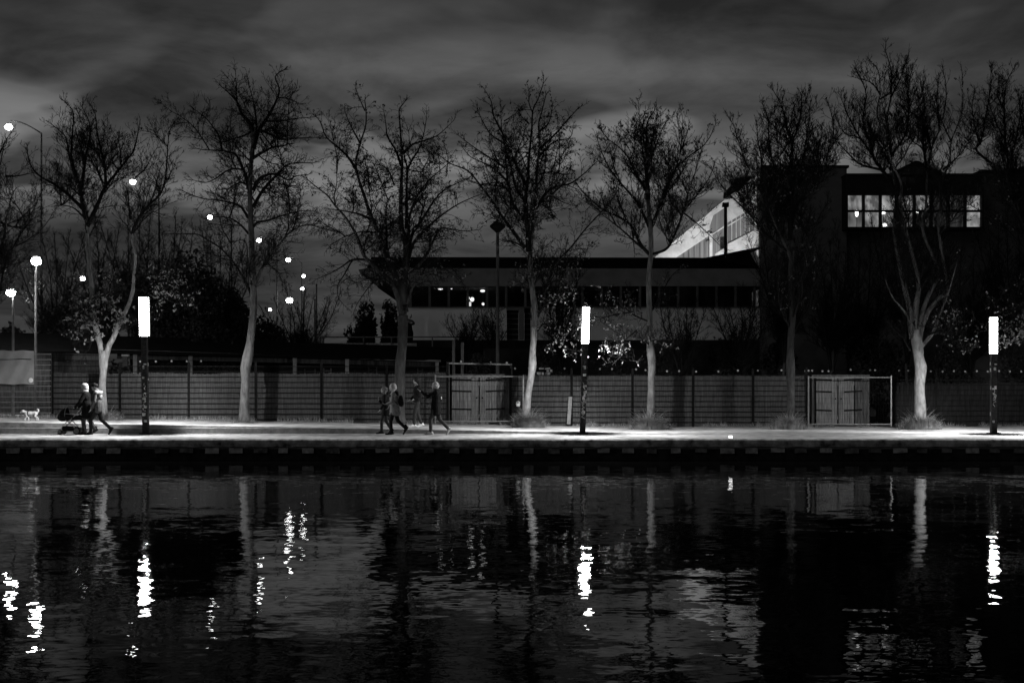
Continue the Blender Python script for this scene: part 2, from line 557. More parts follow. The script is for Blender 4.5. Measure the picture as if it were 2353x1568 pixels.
# ------------------------------------------------------------------ column lamps on the quay
LAMP_W = 1250.0
def column_lamp(x, y, lean, label, head_w, h0, h1, seed):
    t = thing('street_lamp', label, 'street lamp', (x, y, 0), 'column street lamps along the quay')
    rnd = random.Random(seed)
    sh = math.tan(lean)
    def X(z): return x + sh * z
    def slab(b, w, d, za, zb, dx=0, dy=0):
        vs = []
        for z in (za, zb):
            for (sx, sy) in ((-1, -1), (1, -1), (1, 1), (-1, 1)):
                vs.append((X(z) + dx + sx * w / 2, y + dy + sy * d / 2, z))
        b.add(vs, [(3, 2, 1, 0), (4, 5, 6, 7), (0, 1, 5, 4), (1, 2, 6, 5), (2, 3, 7, 6), (3, 0, 4, 7)])
    b = MB(); slab(b, .19, .19, 0.05, h0); b.build('post', M_post, t)
    b = MB(); slab(b, .36, .36, 0.0, .05); b.build('base_plate', M_black, t)
    f = MB()
    hw, hd = head_w, .18
    slab(f, hw + .05, hd + .04, h0, h0 + .04)
    slab(f, hw + .05, hd + .04, h1 - .04, h1)
    for sx in (-1, 1):
        for sy in (-1, 1):
            slab(f, .036, .036, h0 + .042, h1 - .042, sx * (hw / 2 + .012), sy * (hd / 2 + .007))
    f.build('head_frame', M_black, t)
    b = MB(); slab(b, hw - .01, hd - .02, h0 + .045, h1 - .045); b.build('light_panel', M_lamp, t)
    for k in range(6):             # the lamp's own light, carried by unseen spots added under its head
        L = bpy.data.lights.new('downlight', 'SPOT')
        L.energy = LAMP_W
        L.spot_size = R(90); L.spot_blend = 0.6; L.shadow_soft_size = .07
        lo = bpy.data.objects.new('downlight', L); COL.objects.link(lo)
        lo.parent = t
        a = k * math.pi / 3
        c_, s_ = math.cos(a), math.sin(a)
        lo.location = (sh * h0 + c_ * (hw / 2 + .09), s_ * (hd / 2 + .09), h0 + .01)
        lo.rotation_euler = Vector((c_ * .84, s_ * .84, -.58)).to_track_quat('-Z', 'Y').to_euler()
    for i in range(16):
        z = rnd.uniform(.35, 2.35)
        w, h = rnd.uniform(.04, .11), rnd.uniform(.04, .12)
        side = rnd.choice((0, 0, 0, 1, 2))
        b = MB()
        if side == 0:
            dx = rnd.uniform(-.04, .04)
            slab(b, w, .004, z, z + h, dx, -.098 - .0004 * i)
        else:
            slab(b, .004, w, z, z + h, (-.098 - .0004 * i) * (1 if side == 1 else -1), rnd.uniform(-.03, .03))
        b.build('sticker', M_stick, t)
    for k in range(5):             # scrawled tags on the front of the post
        g = MB()
        z = rnd.uniform(.5, 1.6)
        ps = [Vector((X(z) + rnd.uniform(-.06, .06), y - .099, z + .05 * q + rnd.uniform(-.03, .03))) for q in range(6)]
        g.tube(ps, [.009] * 6, 4)
        g.build('graffiti', M_stick, t)
    return t
LY = 43.9
def lx(u): return (u - U0) / F * LY
column_lamp(lx(335), LY, R(-.9), 'leftmost sticker covered column lamp, glowing beside the forked tree', .285, 3.27, 4.66, 1)
column_lamp(lx(1338), LY, R(1.6), 'middle glowing column lamp leaning slightly right, with many stickers on its post', .24, 3.02, 4.33, 2)
column_lamp(lx(2282), LY, R(.1), 'rightmost glowing column lamp beside the thick pollarded tree', .21, 2.68, 3.98, 3)

# ------------------------------------------------------------------ fences with reed matting
def fence_piece(us, label, top, mtop, rtop, lab_reed, dens=0.05, wire=None, reed=None, tall_first=False, skip_reed=()):
    x0 = fx(us[0])
    t = thing('mesh_fence', label, 'fence', (x0, fy(x0), tz(x0)), 'wire mesh fences along the quay')
    rnd = random.Random(int(us[0]) + 77)
    wire = wire or M_wire
    for u in us:
        x = fx(u); y = fy(x); z = tz(x)
        b = MB(); b.box(x - .045, x + .045, y + .02, y + .09, z - .05, top + rnd.uniform(-.03, .03))
        b.box(x - .05, x + .05, y + .015, y + .095, top + .04, top + .05)
        b.build('post', M_wire, t)
    for i, (ua, ub) in enumerate(zip(us, us[1:])):
        xa, xb = fx(ua), fx(ub)
        za, zb = tz(xa) + .04, tz(xb) + .04
        mt = mtop
        w = MB()
        zz = mt
        while zz > max(za, zb) + .02:
            w.beam((xa, fy(xa), zz), (xb, fy(xb), zz), .02, .026)
            zz -= .203
        nn = int((xb - xa) / dens)
        for k in range(nn + 1):
            x = xa + (xb - xa) * k / nn
            w.beam((x, fy(x) + .012, tz(x) + .05), (x, fy(x) + .012, mt + .02), .005, .005)
        w.build('wire_panel', wire, t)
        if i in skip_reed:
            continue
        r = MB()                   # matting: a thin wavy mat of upright reeds with a ragged top
        k = int((xb - xa) / .022)
        for q in range(k + 1):
            x = xa + .03 + (xb - xa - .06) * q / k
            y = fy(x) + .05 + (.009 if q % 2 else 0) + rnd.uniform(0, .006)
            r.v += [(x, y, tz(x) + .03), (x, y, rtop + rnd.uniform(-.035, .02) + .02 * math.sin(x * 1.7)), (x, y + .03, rtop - .05), (x, y + .03, tz(x) + .03)]
        for q in range(k):
            a, c = q * 4, q * 4 + 4
            r.f += [(a, c, c + 1, a + 1), (a + 1, c + 1, c + 2, a + 2), (a + 2, c + 2, c + 3, a + 3)]
        r.build('reed_mat', (reed or M_reed), t)
    return t
fence_piece([-80, 117], 'tall pale wire fence panel hung with a white banner at the far left', 2.85, 2.82, 2.0, '', wire=M_wirel, skip_reed=(0,))
fence_piece([119, 275, 433, 587, 738, 888, 1028], 'long mesh fence with reed matting between white banner and left plank gate', 2.5, 2.36, 2.10, '')
fence_piece([1172, 1313, 1453, 1592, 1730, 1853], 'mesh fence with reed matting between the two plank gates', 2.3, 2.02, 2.02, '')
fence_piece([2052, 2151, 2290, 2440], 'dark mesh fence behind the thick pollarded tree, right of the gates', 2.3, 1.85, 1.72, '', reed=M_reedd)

# banner hung on the tall panel
t = thing('banner', 'blank white banner hung on the tall wire fence at far left', 'banner', P(38, 845, 49.2))
b = MB()
nx, nz = 16, 10
for i in range(nx + 1):
    for j in range(nz + 1):
        u, v = -30 + 108 * i / nx, 805 + 77 * j / nz
        d = 49.12 + .02 * math.sin(i * 1.3 + j * .8) + .012 * math.sin(j * 2.3)
        p = P(u, v + .9 * math.sin(i * .9) * (1 if j in (0, nz) else 0), d)
        b.v.append(tuple(p))
for i in range(nx):
    for j in range(nz):
        a = i * (nz + 1) + j
        b.f.append((a, a + 1, a + nz + 2, a + nz + 1))
b.build('cloth', M_banner, t, True)
b = MB(); b.ell(P(98 * .66 + 6, 878 - 5, 49.08), (.09, .01, .09)); b.build('eyelet_patch', M_white, t)
b = MB(); b.tube([P(-30, 825, 49.05), P(20, 825.5, 49.04), P(50, 824, 49.04), P(72, 825, 49.05)], [.012] * 4, 5); b.build('cord', M_wire, t)

# plank gates
def plank_gate(u0, um, u1, v0, v1, ug, label):
    d = fy(fx(um)) + .35
    t = thing('plank_gate', label, 'gate', P(um, v1, d), 'double plank gates in the fence')
    rnd = random.Random(int(u0))
    for (a, c, hs) in ((u0, um, 0), (um, u1, 1)):
        A, B = P(a, v1, d), P(c, v0, d)
        z0, z1 = A.z, B.z
        n = 7
        b = MB()
        for i in range(n):
            xa = A.x + .02 + (B.x - A.x - .04) * i / n
            xb = A.x + .02 + (B.x - A.x - .04) * (i + 1) / n - .012
            b.box(xa, xb, d + rnd.uniform(0, .008), d + .04, z0 + rnd.uniform(0, .03), z1 + rnd.uniform(-.03, .03))
        b.box(A.x, B.x, d + .041, d + .07, z0 + .2, z0 + .34)
        b.box(A.x, B.x, d + .041, d + .07, z1 - .3, z1 - .16)
        leaf = b.build('gate_leaf', M_wood, t)
        for fr in (.06, .40, .93):
            zz = z1 - (z1 - z0) * (.04 + .9 * (fr - .06) / .94 * .78)
            s = MB()
            L = (B.x - A.x) * .72
            if hs == 0:
                s.beam((A.x - .03, d - .012, zz), (A.x + L, d - .012, zz - .02), .012, .06)
            else:
                s.beam((B.x + .3, d - .012, zz + .02), (B.x + .3 - L - .25, d - .012, zz - .02), .012, .06)
            s.build('strap_hinge', M_wire, leaf)
        k = MB(); k.ell((B.x - .1 if hs == 0 else A.x + .12, d - .02, (z0 + z1) / 2 + .1), (.03, .025, .03)); k.build('knob', M_wire, leaf)
    A, B = P(u1, v1, d + .03), P(ug, v0 + 1, d + .03)
    b = MB()
    for i in range(5):
        xa = A.x + .02 + (B.x - A.x - .02) * i / 5
        b.box(xa, xa + (B.x - A.x) / 5 - .015, d + .06, d + .10, A.z, B.z)
    b.build('gap_boards', M_woodd, t)  # boards added to stand for the dark gap beside the leaves
    b = MB(); A0 = P(u0 - 6, v1, d); b.box(A0.x - .06, A0.x + .03, d - .03, d + .07, A0.z, B.z + .12)
    b.box(A0.x + .03, B.x, d + .04, d + .12, B.z + .06, B.z + .13)
    b.build('gate_frame', M_woodd, t)
    return t
plank_gate(1037, 1101, 1142, 867, 971, 1170, 'left pale plank double gate with black strap hinges, beside the pointing man')
plank_gate(1874, 1925, 1963, 867, 975, 1998, 'right pale plank double gate behind a bright tubular barrier')

def site_barrier(u0, u1, v0, v1, d, label, bars, vb=None):
    t = thing('site_barrier', label, 'barrier', P(u0, v1, d), 'tubular site barriers in front of the gates')
    a, c = P(u0, v0, d), P(u1, v0, d)
    a2, c2 = P(u0, v1, d), P(u1, v1, d)
    for (q, q2) in ((a, a2), (c, c2)):
        b = MB(); b.tube([q2, q + Vector((0, 0, .06))], [.03, .03], 8); b.build('upright', M_gal, t)
    b = MB(); b.tube([a, c], [.024, .024], 8); b.build('top_rail', M_gal, t)
    lo = vb or (v1 - 5)
    b = MB(); b.tube([P(u0, lo, d), P(u1, lo, d)], [.024, .024], 8); b.build('bottom_rail', M_gal, t)
    w = MB()
    n = int((c.x - a.x) / .1)
    zt, zb = a.z, P(u0, lo, d).z
    for i in range(1, n):
        x = a.x + (c.x - a.x) * i / n
        w.beam((x, d, zb), (x, d, zt), .004, .004)
    for i in range(1, 9):
        z = zb + (zt - zb) * i / 9
        w.beam((a.x, d + .006, z), (c.x, d + .006, z), .004, .004)
    w.build('wire_infill', M_wire, t)
    return t
site_barrier(1000, 1202, 864.5, 974, 49.85, 'thin tubular barrier in front of the left plank gate', 8, 967)
site_barrier(1857, 2047, 866.5, 979, 50.3, 'bright tubular barrier in front of the right plank gate', 8, 974)

# board with white emblem, leaning plank
t = thing('notice_board', 'small dark notice board with white emblem left of the leaning tree', 'sign', P(1187, 940, 50.0))
p = P(1187, 926, 50.0)
b = MB(); b.box(p.x - .2, p.x + .2, 50.0, 50.03, p.z - .2, p.z + .22); b.build('board', M_board, t)
b = MB()
for (du, dv, w, h) in ((3, 2, .16, .06), (-.5, -1.5, .03, .09), (3, -2.5, .03, .10), (6.5, -1.5, .03, .09), (3, 5, .13, .05)):
    q = P(1187 + du, 926 + dv, 49.99)
    b.box(q.x - w / 2, q.x + w / 2, 49.985, 49.998, q.z - h / 2, q.z + h / 2)
b.build('emblem', M_white, t)
b = MB(); a, c = P(1306, 974, 49.9), P(1310.5, 911, 50.25); b.beam(a, c, .14, .03)
tag(b.build('plank', M_plank, None, origin=a), 'pale plank leaning upright against the reed fence left of middle lamp', 'plank')

# the small bright light on the quay edge
p = P(1678, 1005, 40.5)
t = thing('candle_lantern', 'tiny bright lantern standing on the quay edge', 'lantern', (p.x, p.y, 0))
b = MB(); b.box(p.x - .055, p.x + .055, p.y - .05, p.y + .05, 0.0, .015); b.build('base', M_gal, t)
b = MB(); b.box(p.x - .05, p.x + .05, p.y - .045, p.y + .045, .016, .09); b.build('glow_body', M_small, t)
b = MB(); b.box(p.x - .055, p.x + .055, p.y - .05, p.y + .05, .091, .1); b.build('lid', M_gal, t)

# ------------------------------------------------------------------ long shed behind the left fence
def sd(u): return 52.6 + (u + 100) / 1105 * 13.4
def SP(u, v): return P(u, v, sd(u))
sh = thing('open_shed', 'long low open shed with pale posts and black roof behind left fence', 'shed', (SP(250, 870).x, SP(250, 870).y, 0))
def fas(u): return 803 + max(0, u - 250) * 24 / 755
b = MB(); b.beam(SP(250, fas(250) + 1.5), SP(1012, fas(1012) + 1.5), .06, .09); b.build('fascia', M_fascia, sh)
b = MB()
A, B = SP(-120, 803 - 1.5), SP(1015, fas(1015) - 1.2)
b.add([A, B, B + Vector((.5, 4.5, .75)), A + Vector((.5, 4.5, .85)), A + Vector((0, 0.02, -.05)), B + Vector((0, .02, -.05)), B + Vector((.5, 4.5, .6)), A + Vector((.5, 4.5, .7))],
      [(0, 1, 2, 3), (7, 6, 5, 4), (0, 4, 5, 1), (1, 5, 6, 2), (2, 6, 7, 3), (3, 7, 4, 0)])
b.build('roof', M_roof, sh)
for u in (310, 437, 677, 797, 1004):
    a = SP(u, fas(u) + 4)
    b = MB(); b.box(a.x - .085, a.x + .085, a.y - .02, a.y + .15, 0, a.z); b.build('post', M_fascia, sh)
b = MB()
A, B = SP(250, 800), SP(1010, 826)
A, B = A + Vector((.5, 3.8, 0)), B + Vector((.5, 3.8, 0))
b.add([(A.x, A.y, 0), (B.x, B.y, 0), (B.x, B.y, B.z), (A.x, A.y, A.z)], [(0, 1, 2, 3)])
b.prism([(A.x, A.y, 0), (B.x, B.y, 0), (B.x, B.y, B.z - .2), (A.x, A.y, A.z - .2)], (0, .1, 0))
b.build('back_wall', M_dark, sh)
b = MB(); b.beam(SP(250, 817) + Vector((0, 1.2, 0)), SP(1004, 836) + Vector((0, 1.2, 0)), .05, .22); b.build('inner_beam', M_woodd, sh)
b = MB()
for i in range(7):                 # closed boarded end of the shed
    z1 = 3.06 - i * .2
    A, C = P(-100, 0, sd(-100)), P(249, 0, sd(249))
    b.beam((A.x, A.y, z1 - .1), (C.x, C.y, z1 - .1 + .01 * (i % 2)), .03, .19)
b.prism([(A.x, A.y + .03, 0), (C.x, C.y + .03, 0), (C.x, C.y + .03, 1.7), (A.x, A.y + .03, 1.7)], (0, .05, 0))
b.build('boarded_wall', M_woodd, sh)
b = MB()
for i in range(2):
    A, C = P(80, 0, sd(80) - .05), P(249, 0, sd(249) - .05)
    b.beam((A.x, A.y, 3.03 - i * .22), (C.x, C.y, 3.03 - i * .22), .03, .17)
b.build('pale_boards', M_plank, sh)
p = P(280 * 1.0 + 4, 0, 51.4)
t = thing('letter_box', 'narrow dark box with pale cap fixed high on the shed wall', 'box', P(287, 842, 51.6))
a = P(283, 842, 51.6); c = P(294, 818, 51.6)
b = MB(); b.box(a.x, c.x, 51.5, 51.62, a.z, c.z); b.build('body', M_board, t)
b = MB(); b.box(a.x - .03, c.x + .06, 51.46, 51.63, c.z + .002, c.z + .07); b.build('cap', M_plank, t)

# clutter standing under the shed roof: crates and stools seen above the reeds
random.seed(31)
for i, (u, v, w, h, m) in enumerate(((712, 852, .5, .9, M_woodd), (752, 850, .35, 1.0, M_plank), (835, 852, .9, .8, M_dark), (856, 848, .4, 1.0, M_woodd), (965, 850, .25, 1.1, M_woodd))):
    d = sd(u) + 1.8
    p = P(u, v, d)
    t = thing('wooden_rack', ['dark upright wooden rack under the shed left of the third post', 'pale narrow wooden rack under the shed roof', 'wide black rack under the shed roof', 'brown rack beside the wide black one in shed', 'slim wooden rack near the right end of shed'][i], 'rack', (p.x, d, 0), 'racks under the shed roof')
    zt = p.z + .1
    for s in (-1, 1):
        b = MB(); b.box(p.x + s * w / 2 - .03, p.x + s * w / 2 + .03, d - .03, d + .03, 0, zt); b.build('leg', m, t)
    for k in range(5):
        z = zt * (k + .7) / 5
        b = MB(); b.box(p.x - w / 2 + .031, p.x + w / 2 - .031, d - .15, d + .15, z, z + .04); b.build('shelf', m, t)

# ------------------------------------------------------------------ flat roofed annex with railing, sculpture, poles
ax = thing('flat_roof_annex', 'low dark flat roofed annex carrying a terrace railing behind the shed', 'building', (P(845, 0, 72).x, 72, 0))
a, c = P(560, 806, 72), P(1115, 806, 72)
b = MB(); b.box(a.x, c.x, 72, 78, 0, a.z - .02); b.build('walls', M_dark, ax)
b = MB(); b.box(a.x - .1, c.x + .1, 71.9, 78.1, a.z - .018, a.z + .06); b.build('roof_slab', M_roof, ax)
rz = a.z + .06
rl = thing('terrace_railing', 'metal railing with pale board standing on the annex roof', 'railing', (P(845, 0, 72).x, 72.1, rz))
zt = P(0, 775.5, 72.1).z
for u in (736, 743, 835, 899, 993, 1063):
    p = P(u, 0, 72.1); b = MB(); b.box(p.x - .035, p.x + .035, 72.07, 72.13, rz, zt); b.build('post', M_mull, rl)
a, c = P(734, 0, 72.1), P(1112, 0, 72.1)
b = MB(); b.box(a.x, c.x, 72.06, 72.14, zt + .001, zt + .07); b.build('top_rail', M_mull, rl)
a, c = P(745, 802, 72.25), P(957, 787, 72.25)
b = MB()
for i in range(3):
    h = (c.z - a.z) / 3
    b.box(a.x, c.x, 72.2 + .01 * i, 72.25, a.z + i * h, a.z + (i + 1) * h - .02)
b.build('board_panel', M_fascia, rl)

sc = thing('animal_sculpture', 'dark upright sculpture with shiny horned animal head on the annex roof', 'sculpture', (P(936, 0, 73).x, 73, rz))
q = lambda u, v: P(u, v, 73)
b = MB(); b.cap(q(937, 797), .28, q(938, 765), .30); b.cap(q(938, 765), .30, q(936, 745), .24)
b.cap(q(932, 795), .1, q(931, rz * 0 + 802), .1); b.cap(q(943, 795), .1, q(943, 802), .1)
remeshed(b, 'body', M_coatk, sc, .05, 3)
b = MB(); b.cap(q(933, 738), .22, q(945, 741), .17); b.cap(q(945, 741), .17, q(949, 742), .11)
b.cap(q(935, 729), .05, q(931, 727), .03)
hd = remeshed(b, 'head', M_bronze, sc, .03, 3)
b = MB()
b.tube([q(941, 730), q(944, 728), q(945, 724), q(944, 721)], [.05, .05, .035, .01], 6)
b.tube([q(934, 729), q(930, 727), q(929, 724), q(930, 721)], [.05, .05, .035, .01], 6)
b.build('horns', M_bronze, hd)

t = thing('flue_pipe', 'black capped flue pipe rising in front of the lit gable', 'flue', (P(1666.5, 0, 79).x, 79, 8.2))
a = P(1666.5, 466, 79)
b = MB(); b.tube([Vector((a.x, 79, 8.2)), Vector((a.x, 79, a.z - .25))], [.1, .1], 10); b.build('pipe', M_dark, t)
b = MB(); b.box(a.x - .18, a.x + .18, 78.82, 79.18, a.z - .249, a.z); b.build('cap', M_dark, t)

t = thing('park_light', 'tall grey post topped by an unlit diamond shaped lantern', 'lamp post', (P(1143, 0, 60).x, 60, 0))
a = P(1143, 523, 60)
b = MB(); b.tube([Vector((a.x, 60, 0)), Vector((a.x, 60, a.z))], [.09, .075], 8); b.build('post', M_mull, t)
b = MB()
w, h = .36, .30
b.v += [(a.x, 60, a.z + h + .1), (a.x - w, 60 - w, a.z + .06), (a.x + w, 60 - w, a.z + .06), (a.x + w, 60 + w, a.z + .06), (a.x - w, 60 + w, a.z + .06), (a.x, 60, a.z - h)]
b.f += [(0, 1, 2), (0, 2, 3), (0, 3, 4), (0, 4, 1), (5, 2, 1), (5, 3, 2), (5, 4, 3), (5, 1, 4)]
b.build('lantern', M_black, t)

t = thing('pergola', 'timber pergola beam behind the left plank gate', 'pergola', (P(1100, 0, 54).x, 54, 0))
b = MB(); b.beam(P(1026, 834, 54), P(1176, 837, 54), .12, .06); b.build('beam', M_fascia, t)
for u in (1042, 1062):
    a = P(u, 780 if u < 1050 else 786, 54.3)
    b = MB(); b.box(a.x - .06, a.x + .06, 54.25, 54.35, 0, a.z); b.build('post', M_woodd, t)
for u in (1030, 1174):
    a = P(u, 838, 54); b = MB(); b.box(a.x - .05, a.x + .05, 53.95, 54.05, 0, a.z); b.build('post', M_woodd, t)
b = MB(); b.beam(P(1040, 861, 54), P(1160, 861, 54), .05, .08); b.build('lower_rail', M_woodd, t)

# strings of small bulbs
def bulbs(pts, d, label):
    t = thing('string_light', label, 'string lights', P(pts[0][0], pts[0][1], d), 'strings of festoon bulbs')
    c = MB()
    ps = []
    for (a, e) in zip(pts, pts[1:]):
        for k in range(4):
            f = k / 4
            ps.append(P(a[0] + (e[0] - a[0]) * f, a[1] - 3 + (e[1] - a[1]) * f + 1.5 * math.sin(f * math.pi), d))
    ps.append(P(pts[-1][0], pts[-1][1] - 3, d))
    c.tube(ps, [.008] * len(ps), 4); c.build('cable', M_wire, t)
    for (u, v) in pts:
        p = P(u, v, d)
        b = MB(); b.ell(p, .045, 8, 6); b.build('bulb', M_bulb, t, True)
bulbs([(322, 830), (358, 830), (394, 829), (429, 829.5), (462, 829)], 52.0, 'string of pale bulbs under the shed roof by the left lamp')
bulbs([(1059, 834 - 4), (1128, 832), (1164, 833), (1183, 846), (1215, 845), (1240, 846), (1262, 846), (1297, 846), (1378, 847), (1406, 847), (1461, 848), (1483, 850), (1532, 852), (1560, 852), (1599, 853), (1650, 853), (1695, 851), (1741, 851), (1795, 850), (1850, 852), (1857, 851), (1865, 851)], 53.2, 'long string of pale bulbs above the middle reed fence')
bulbs([(1889, 852), (1903, 852), (1954, 849), (1999, 850), (2010, 850), (2065, 851), (2086, 851), (2138, 852.5), (2165, 853), (2191, 852), (2217, 853), (2244, 852), (2269, 853), (2295, 852), (2320, 853), (2346, 853)], 53.4, 'string of pale bulbs above the dark fence at right')

# stacked crates
for i, (u, v, w, h) in enumerate(((1243, 857, .42, .19), (1256, 857, .3, .19), (1262, 851, .28, .17), (1251, 846, .4, .12))):
    p = P(u, v, 55)
    z0 = p.z - h / 2
    t = thing('crate', ['pale crate on the left, bottom of the small stack over the fence', 'pale crate on the right, bottom of the small stack over the fence', 'middle pale crate of the small stack over the fence', 'topmost pale crate of the small stack over the fence'][i], 'crate', (p.x, 55, z0), 'crates stacked behind the middle fence')
    b = MB(); b.box(p.x - w / 2, p.x + w / 2, 54.85, 55.15, z0, z0 + h * .9); b.build('body', M_woodd, t)
    for k in range(2):
        b = MB(); b.box(p.x - w / 2 + .02 + k * w / 2, p.x + k * w / 2 - .02, 54.83, 54.848, z0 + h * .2, z0 + h * .75); b.build('label_panel', M_crate, t)
t = thing('trestle_table', 'dark trestle table carrying the stack of crates behind the fence', 'table', (P(1251, 0, 55).x, 55, 0))
zt = P(0, 857, 55).z - .1
px = P(1251, 0, 55).x
b = MB(); b.box(px - .6, px + .6, 54.6, 55.4, zt - .05, zt); b.build('table_top', M_woodd, t)
for s in (-1, 1):
    for q2 in (-1, 1):
        b = MB(); b.box(px + s * .5 - .03, px + s * .5 + .03, 55 + q2 * .3 - .03, 55 + q2 * .3 + .03, 0, zt - .05); b.build('leg', M_woodd, t)
# ------------------------------------------------------------------ long pavilion with the overhanging roof
D1 = 75.0
pv = thing('pavilion_building', 'long modernist pavilion with overhanging flat roof, ribbon windows and pale wall', 'building', (P(1300, 0, D1).x, D1, 0))
def poly(pts, d, depth, name, m, parent):
    b = MB(); b.prism([P(u, v, d) for (u, v) in pts], (0, depth, 0)); return b.build(name, m, parent)
poly([(843, 615), (853, 590), (1765, 592), (1765, 616)], D1 + .4, .5, 'roof_parapet', M_roof, pv)
poly([(823, 619), (843, 615.6), (1765, 617), (1765, 657), (905, 657), (870, 640), (828, 630)], D1, 16, 'spandrel', M_conc, pv)
poly([(860, 638), (872, 641), (906, 658), (936, 658), (936, 703), (921, 703), (905, 670), (868, 661)], D1 + .5, 14, 'end_soffit', M_dark, pv)
poly([(938, 704), (1765, 704), (1765, 706.5), (936, 706.5)], D1 - .1, .3, 'window_sill', M_mull, pv)
poly([(937, 707), (1163, 707), (1163, 780), (928, 780)], D1 + .05, .4, 'pale_wall', M_white, pv)
poly([(1191, 707), (1204, 707), (1204, 780), (1191, 780)], D1 + .05, .4, 'pale_wall', M_conc, pv)
poly([(1219, 707), (1765, 707), (1765, 780), (1219, 780)], D1 + .05, .4, 'pale_wall', M_white, pv)
poly([(1163, 707), (1191, 707), (1191, 712), (1163, 712)], D1 + .02, .4, 'door_head', M_conc, pv)
b = MB()
a, c = P(924, 781, D1), P(1765, 950, D1)
b.box(a.x, c.x, D1 + .1, D1 + 14, 0, a.z); b.build('base_storey', M_dark, pv)
b = MB()                                    # room behind the ribbon windows
a, c = P(938, 704, D1 + .8), P(1765, 657, D1 + .8)
b.box(a.x, c.x, D1 + 6, D1 + 6.1, a.z, c.z)
b.box(a.x, c.x, D1 + .5, D1 + 6, a.z - .1, a.z - .02)
b.build('room_shell', M_dark, pv)
ms = [943 + 43.9 * i for i in range(20) if 943 + 43.9 * i < 1765]
for u in ms:
    p = P(u, 0, D1 + .12)
    a, c = P(u, 703.8, D1 + .12), P(u, 657.2, D1 + .12)
    b = MB(); b.box(p.x - .07, p.x + .07, D1 + .06, D1 + .22, a.z, c.z); b.build('mullion', M_mull, pv)
for u, u2 in zip(ms, ms[1:]):
    a, c = P(u, 703.8, D1 + .12), P(u2, 657.2, D1 + .12)
    b = MB(); b.box(a.x + .075, c.x - .075, D1 + .14, D1 + .15, a.z, c.z); b.build('window_pane', M_glass, pv)
for (u0, u1) in ((1164, 1190.5), (1204.5, 1218.5)):
    dr = MB(); a, c = P(u0, 780, D1 + .5), P(u1, 708, D1 + .5)
    dr.box(a.x, c.x, D1 + .52, D1 + .6, a.z, c.z)
    dd = dr.build('glazed_door', M_dark, pv)
    f = MB()
    for k in range(7):
        z = a.z + (c.z - a.z) * k / 6
        f.box(a.x, c.x, D1 + .44, D1 + .5, z - .03, z + .03)
    f.build('door_bars', M_mull, dd)
for i, (u, v, r, lab) in enumerate(((1011.5, 663, .09, 'oval lit ceiling lamp in the ribbon window, farthest left'), (1037, 660.6, .08, 'tiny round lit ceiling lamp in the ribbon window'),
        (1084.5, 687.5, .12, 'largest lit globe lamp in the ribbon window'), (1075.5, 684.6, .09, 'smaller lit lamp touching the largest globe in the window'),
        (1108.5, 668, .09, 'flat lit lamp high in the window right of the globes'), (1109.5, 698, .08, 'small lit lamp low in the window right of the globes'), (1296.6, 694, .08, 'single small lit lamp in the window left of the middle column lamp'))):
    d = D1 + 2
    p = P(u, v, d)
    t = thing('indoor_lamp', lab, 'lamp', tuple(p), 'lit lamps inside the pavilion')
    b = MB(); b.ell(p, (r * (1.6 if i in (0, 4) else 1), r, r * (.8 if i in (0, 4) else 1.1)), 10, 8); b.build('globe', M_ind, t, True)
    b = MB()
    zc_ = P(0, 655, d).z
    b.tube([p + Vector((0, 0, r)), Vector((p.x, d, zc_ + .3))], [.012, .012], 5)
    b.build('cord', M_mull, t)
    if i == 2:
        b = MB(); b.box(p.x - .22, p.x - .06, d, d + .05, P(0, 703, d).z, p.z - .15); b.build('lit_card', emitter('lit_card_panel', 1.2), t)
poly([(1617, 592 + 0.5), (1748, 566), (1748, 569.5), (1622, 593.5)], D1 - .3, 3, 'canopy_edge', M_roof, pv)
poly([(1624, 594), (1722, 575), (1746, 614), (1746, 616)], D1 - .1, 2.5, 'canopy_side', M_roof, pv)
poly([(1724, 581), (1735, 577), (1748, 602), (1748, 615), (1744, 615)], D1 - .2, .3, 'canopy_fascia', M_white, pv)

# ------------------------------------------------------------------ lit gabled gallery behind
D3 = 92.0
gl = thing('gabled_gallery', 'brightly lit gabled gallery with sloping white bands and boarded infill', 'building', (P(1640, 0, D3).x, D3, 0))
g = lambda zx, zy: (1478.5 + zx * .16284, 389.8 + zy * .16284)
def gp(pts, d, depth, name, m):
    return poly([g(*p) for p in pts], d, depth, name, m, gl)
gp([(140, 1600), (140, 1240), (430, 1000), (1000, 560), (1560, 200), (1900, 100), (1900, 1600)], D3 + .5, 6, 'boarded_wall', M_siding)
gp([(140, 1250), (1150, 420), (1215, 420), (1130, 545), (985, 640), (930, 800), (930, 925), (450, 1245)], D3 + .2, .29, 'sloping_band', M_gwhite)
gp([(1190, 740), (1560, 525), (1600, 500), (1600, 100), (1545, 106), (1215, 420), (1150, 545)], D3 + .18, .3, 'upper_gable', M_gwhite)
gp([(928, 900), (970, 900), (970, 1600), (928, 1600)], D3 + .1, .12, 'post', M_gwhite)
gp([(1565, 480), (1600, 480), (1600, 1600), (1565, 1600)], D3 + .1, .07, 'post', M_gwhite)
gp([(1190, 1045), (1565, 850), (1640, 850), (1640, 1400), (1190, 1400)], D3 + .15, .33, 'lower_gable', M_gwhite)
gp([(1010, 1180), (1135, 1110), (1135, 1400), (1010, 1400)], D3 + .3, .19, 'lower_gable', M_gwhite)
gp([(1080, 950), (1140, 940), (1140, 1110), (1080, 1120)], D3 + .42, .06, 'window', M_dark)
for k in range(5):
    x = 560 + 75 * k
    y = 1240 - (x - 450) * .65
    gp([(x, y), (x + 9, y - 6), (x + 9, 1245), (x, 1245)], D3 + .40, .08, 'glazing_bar', M_mull)
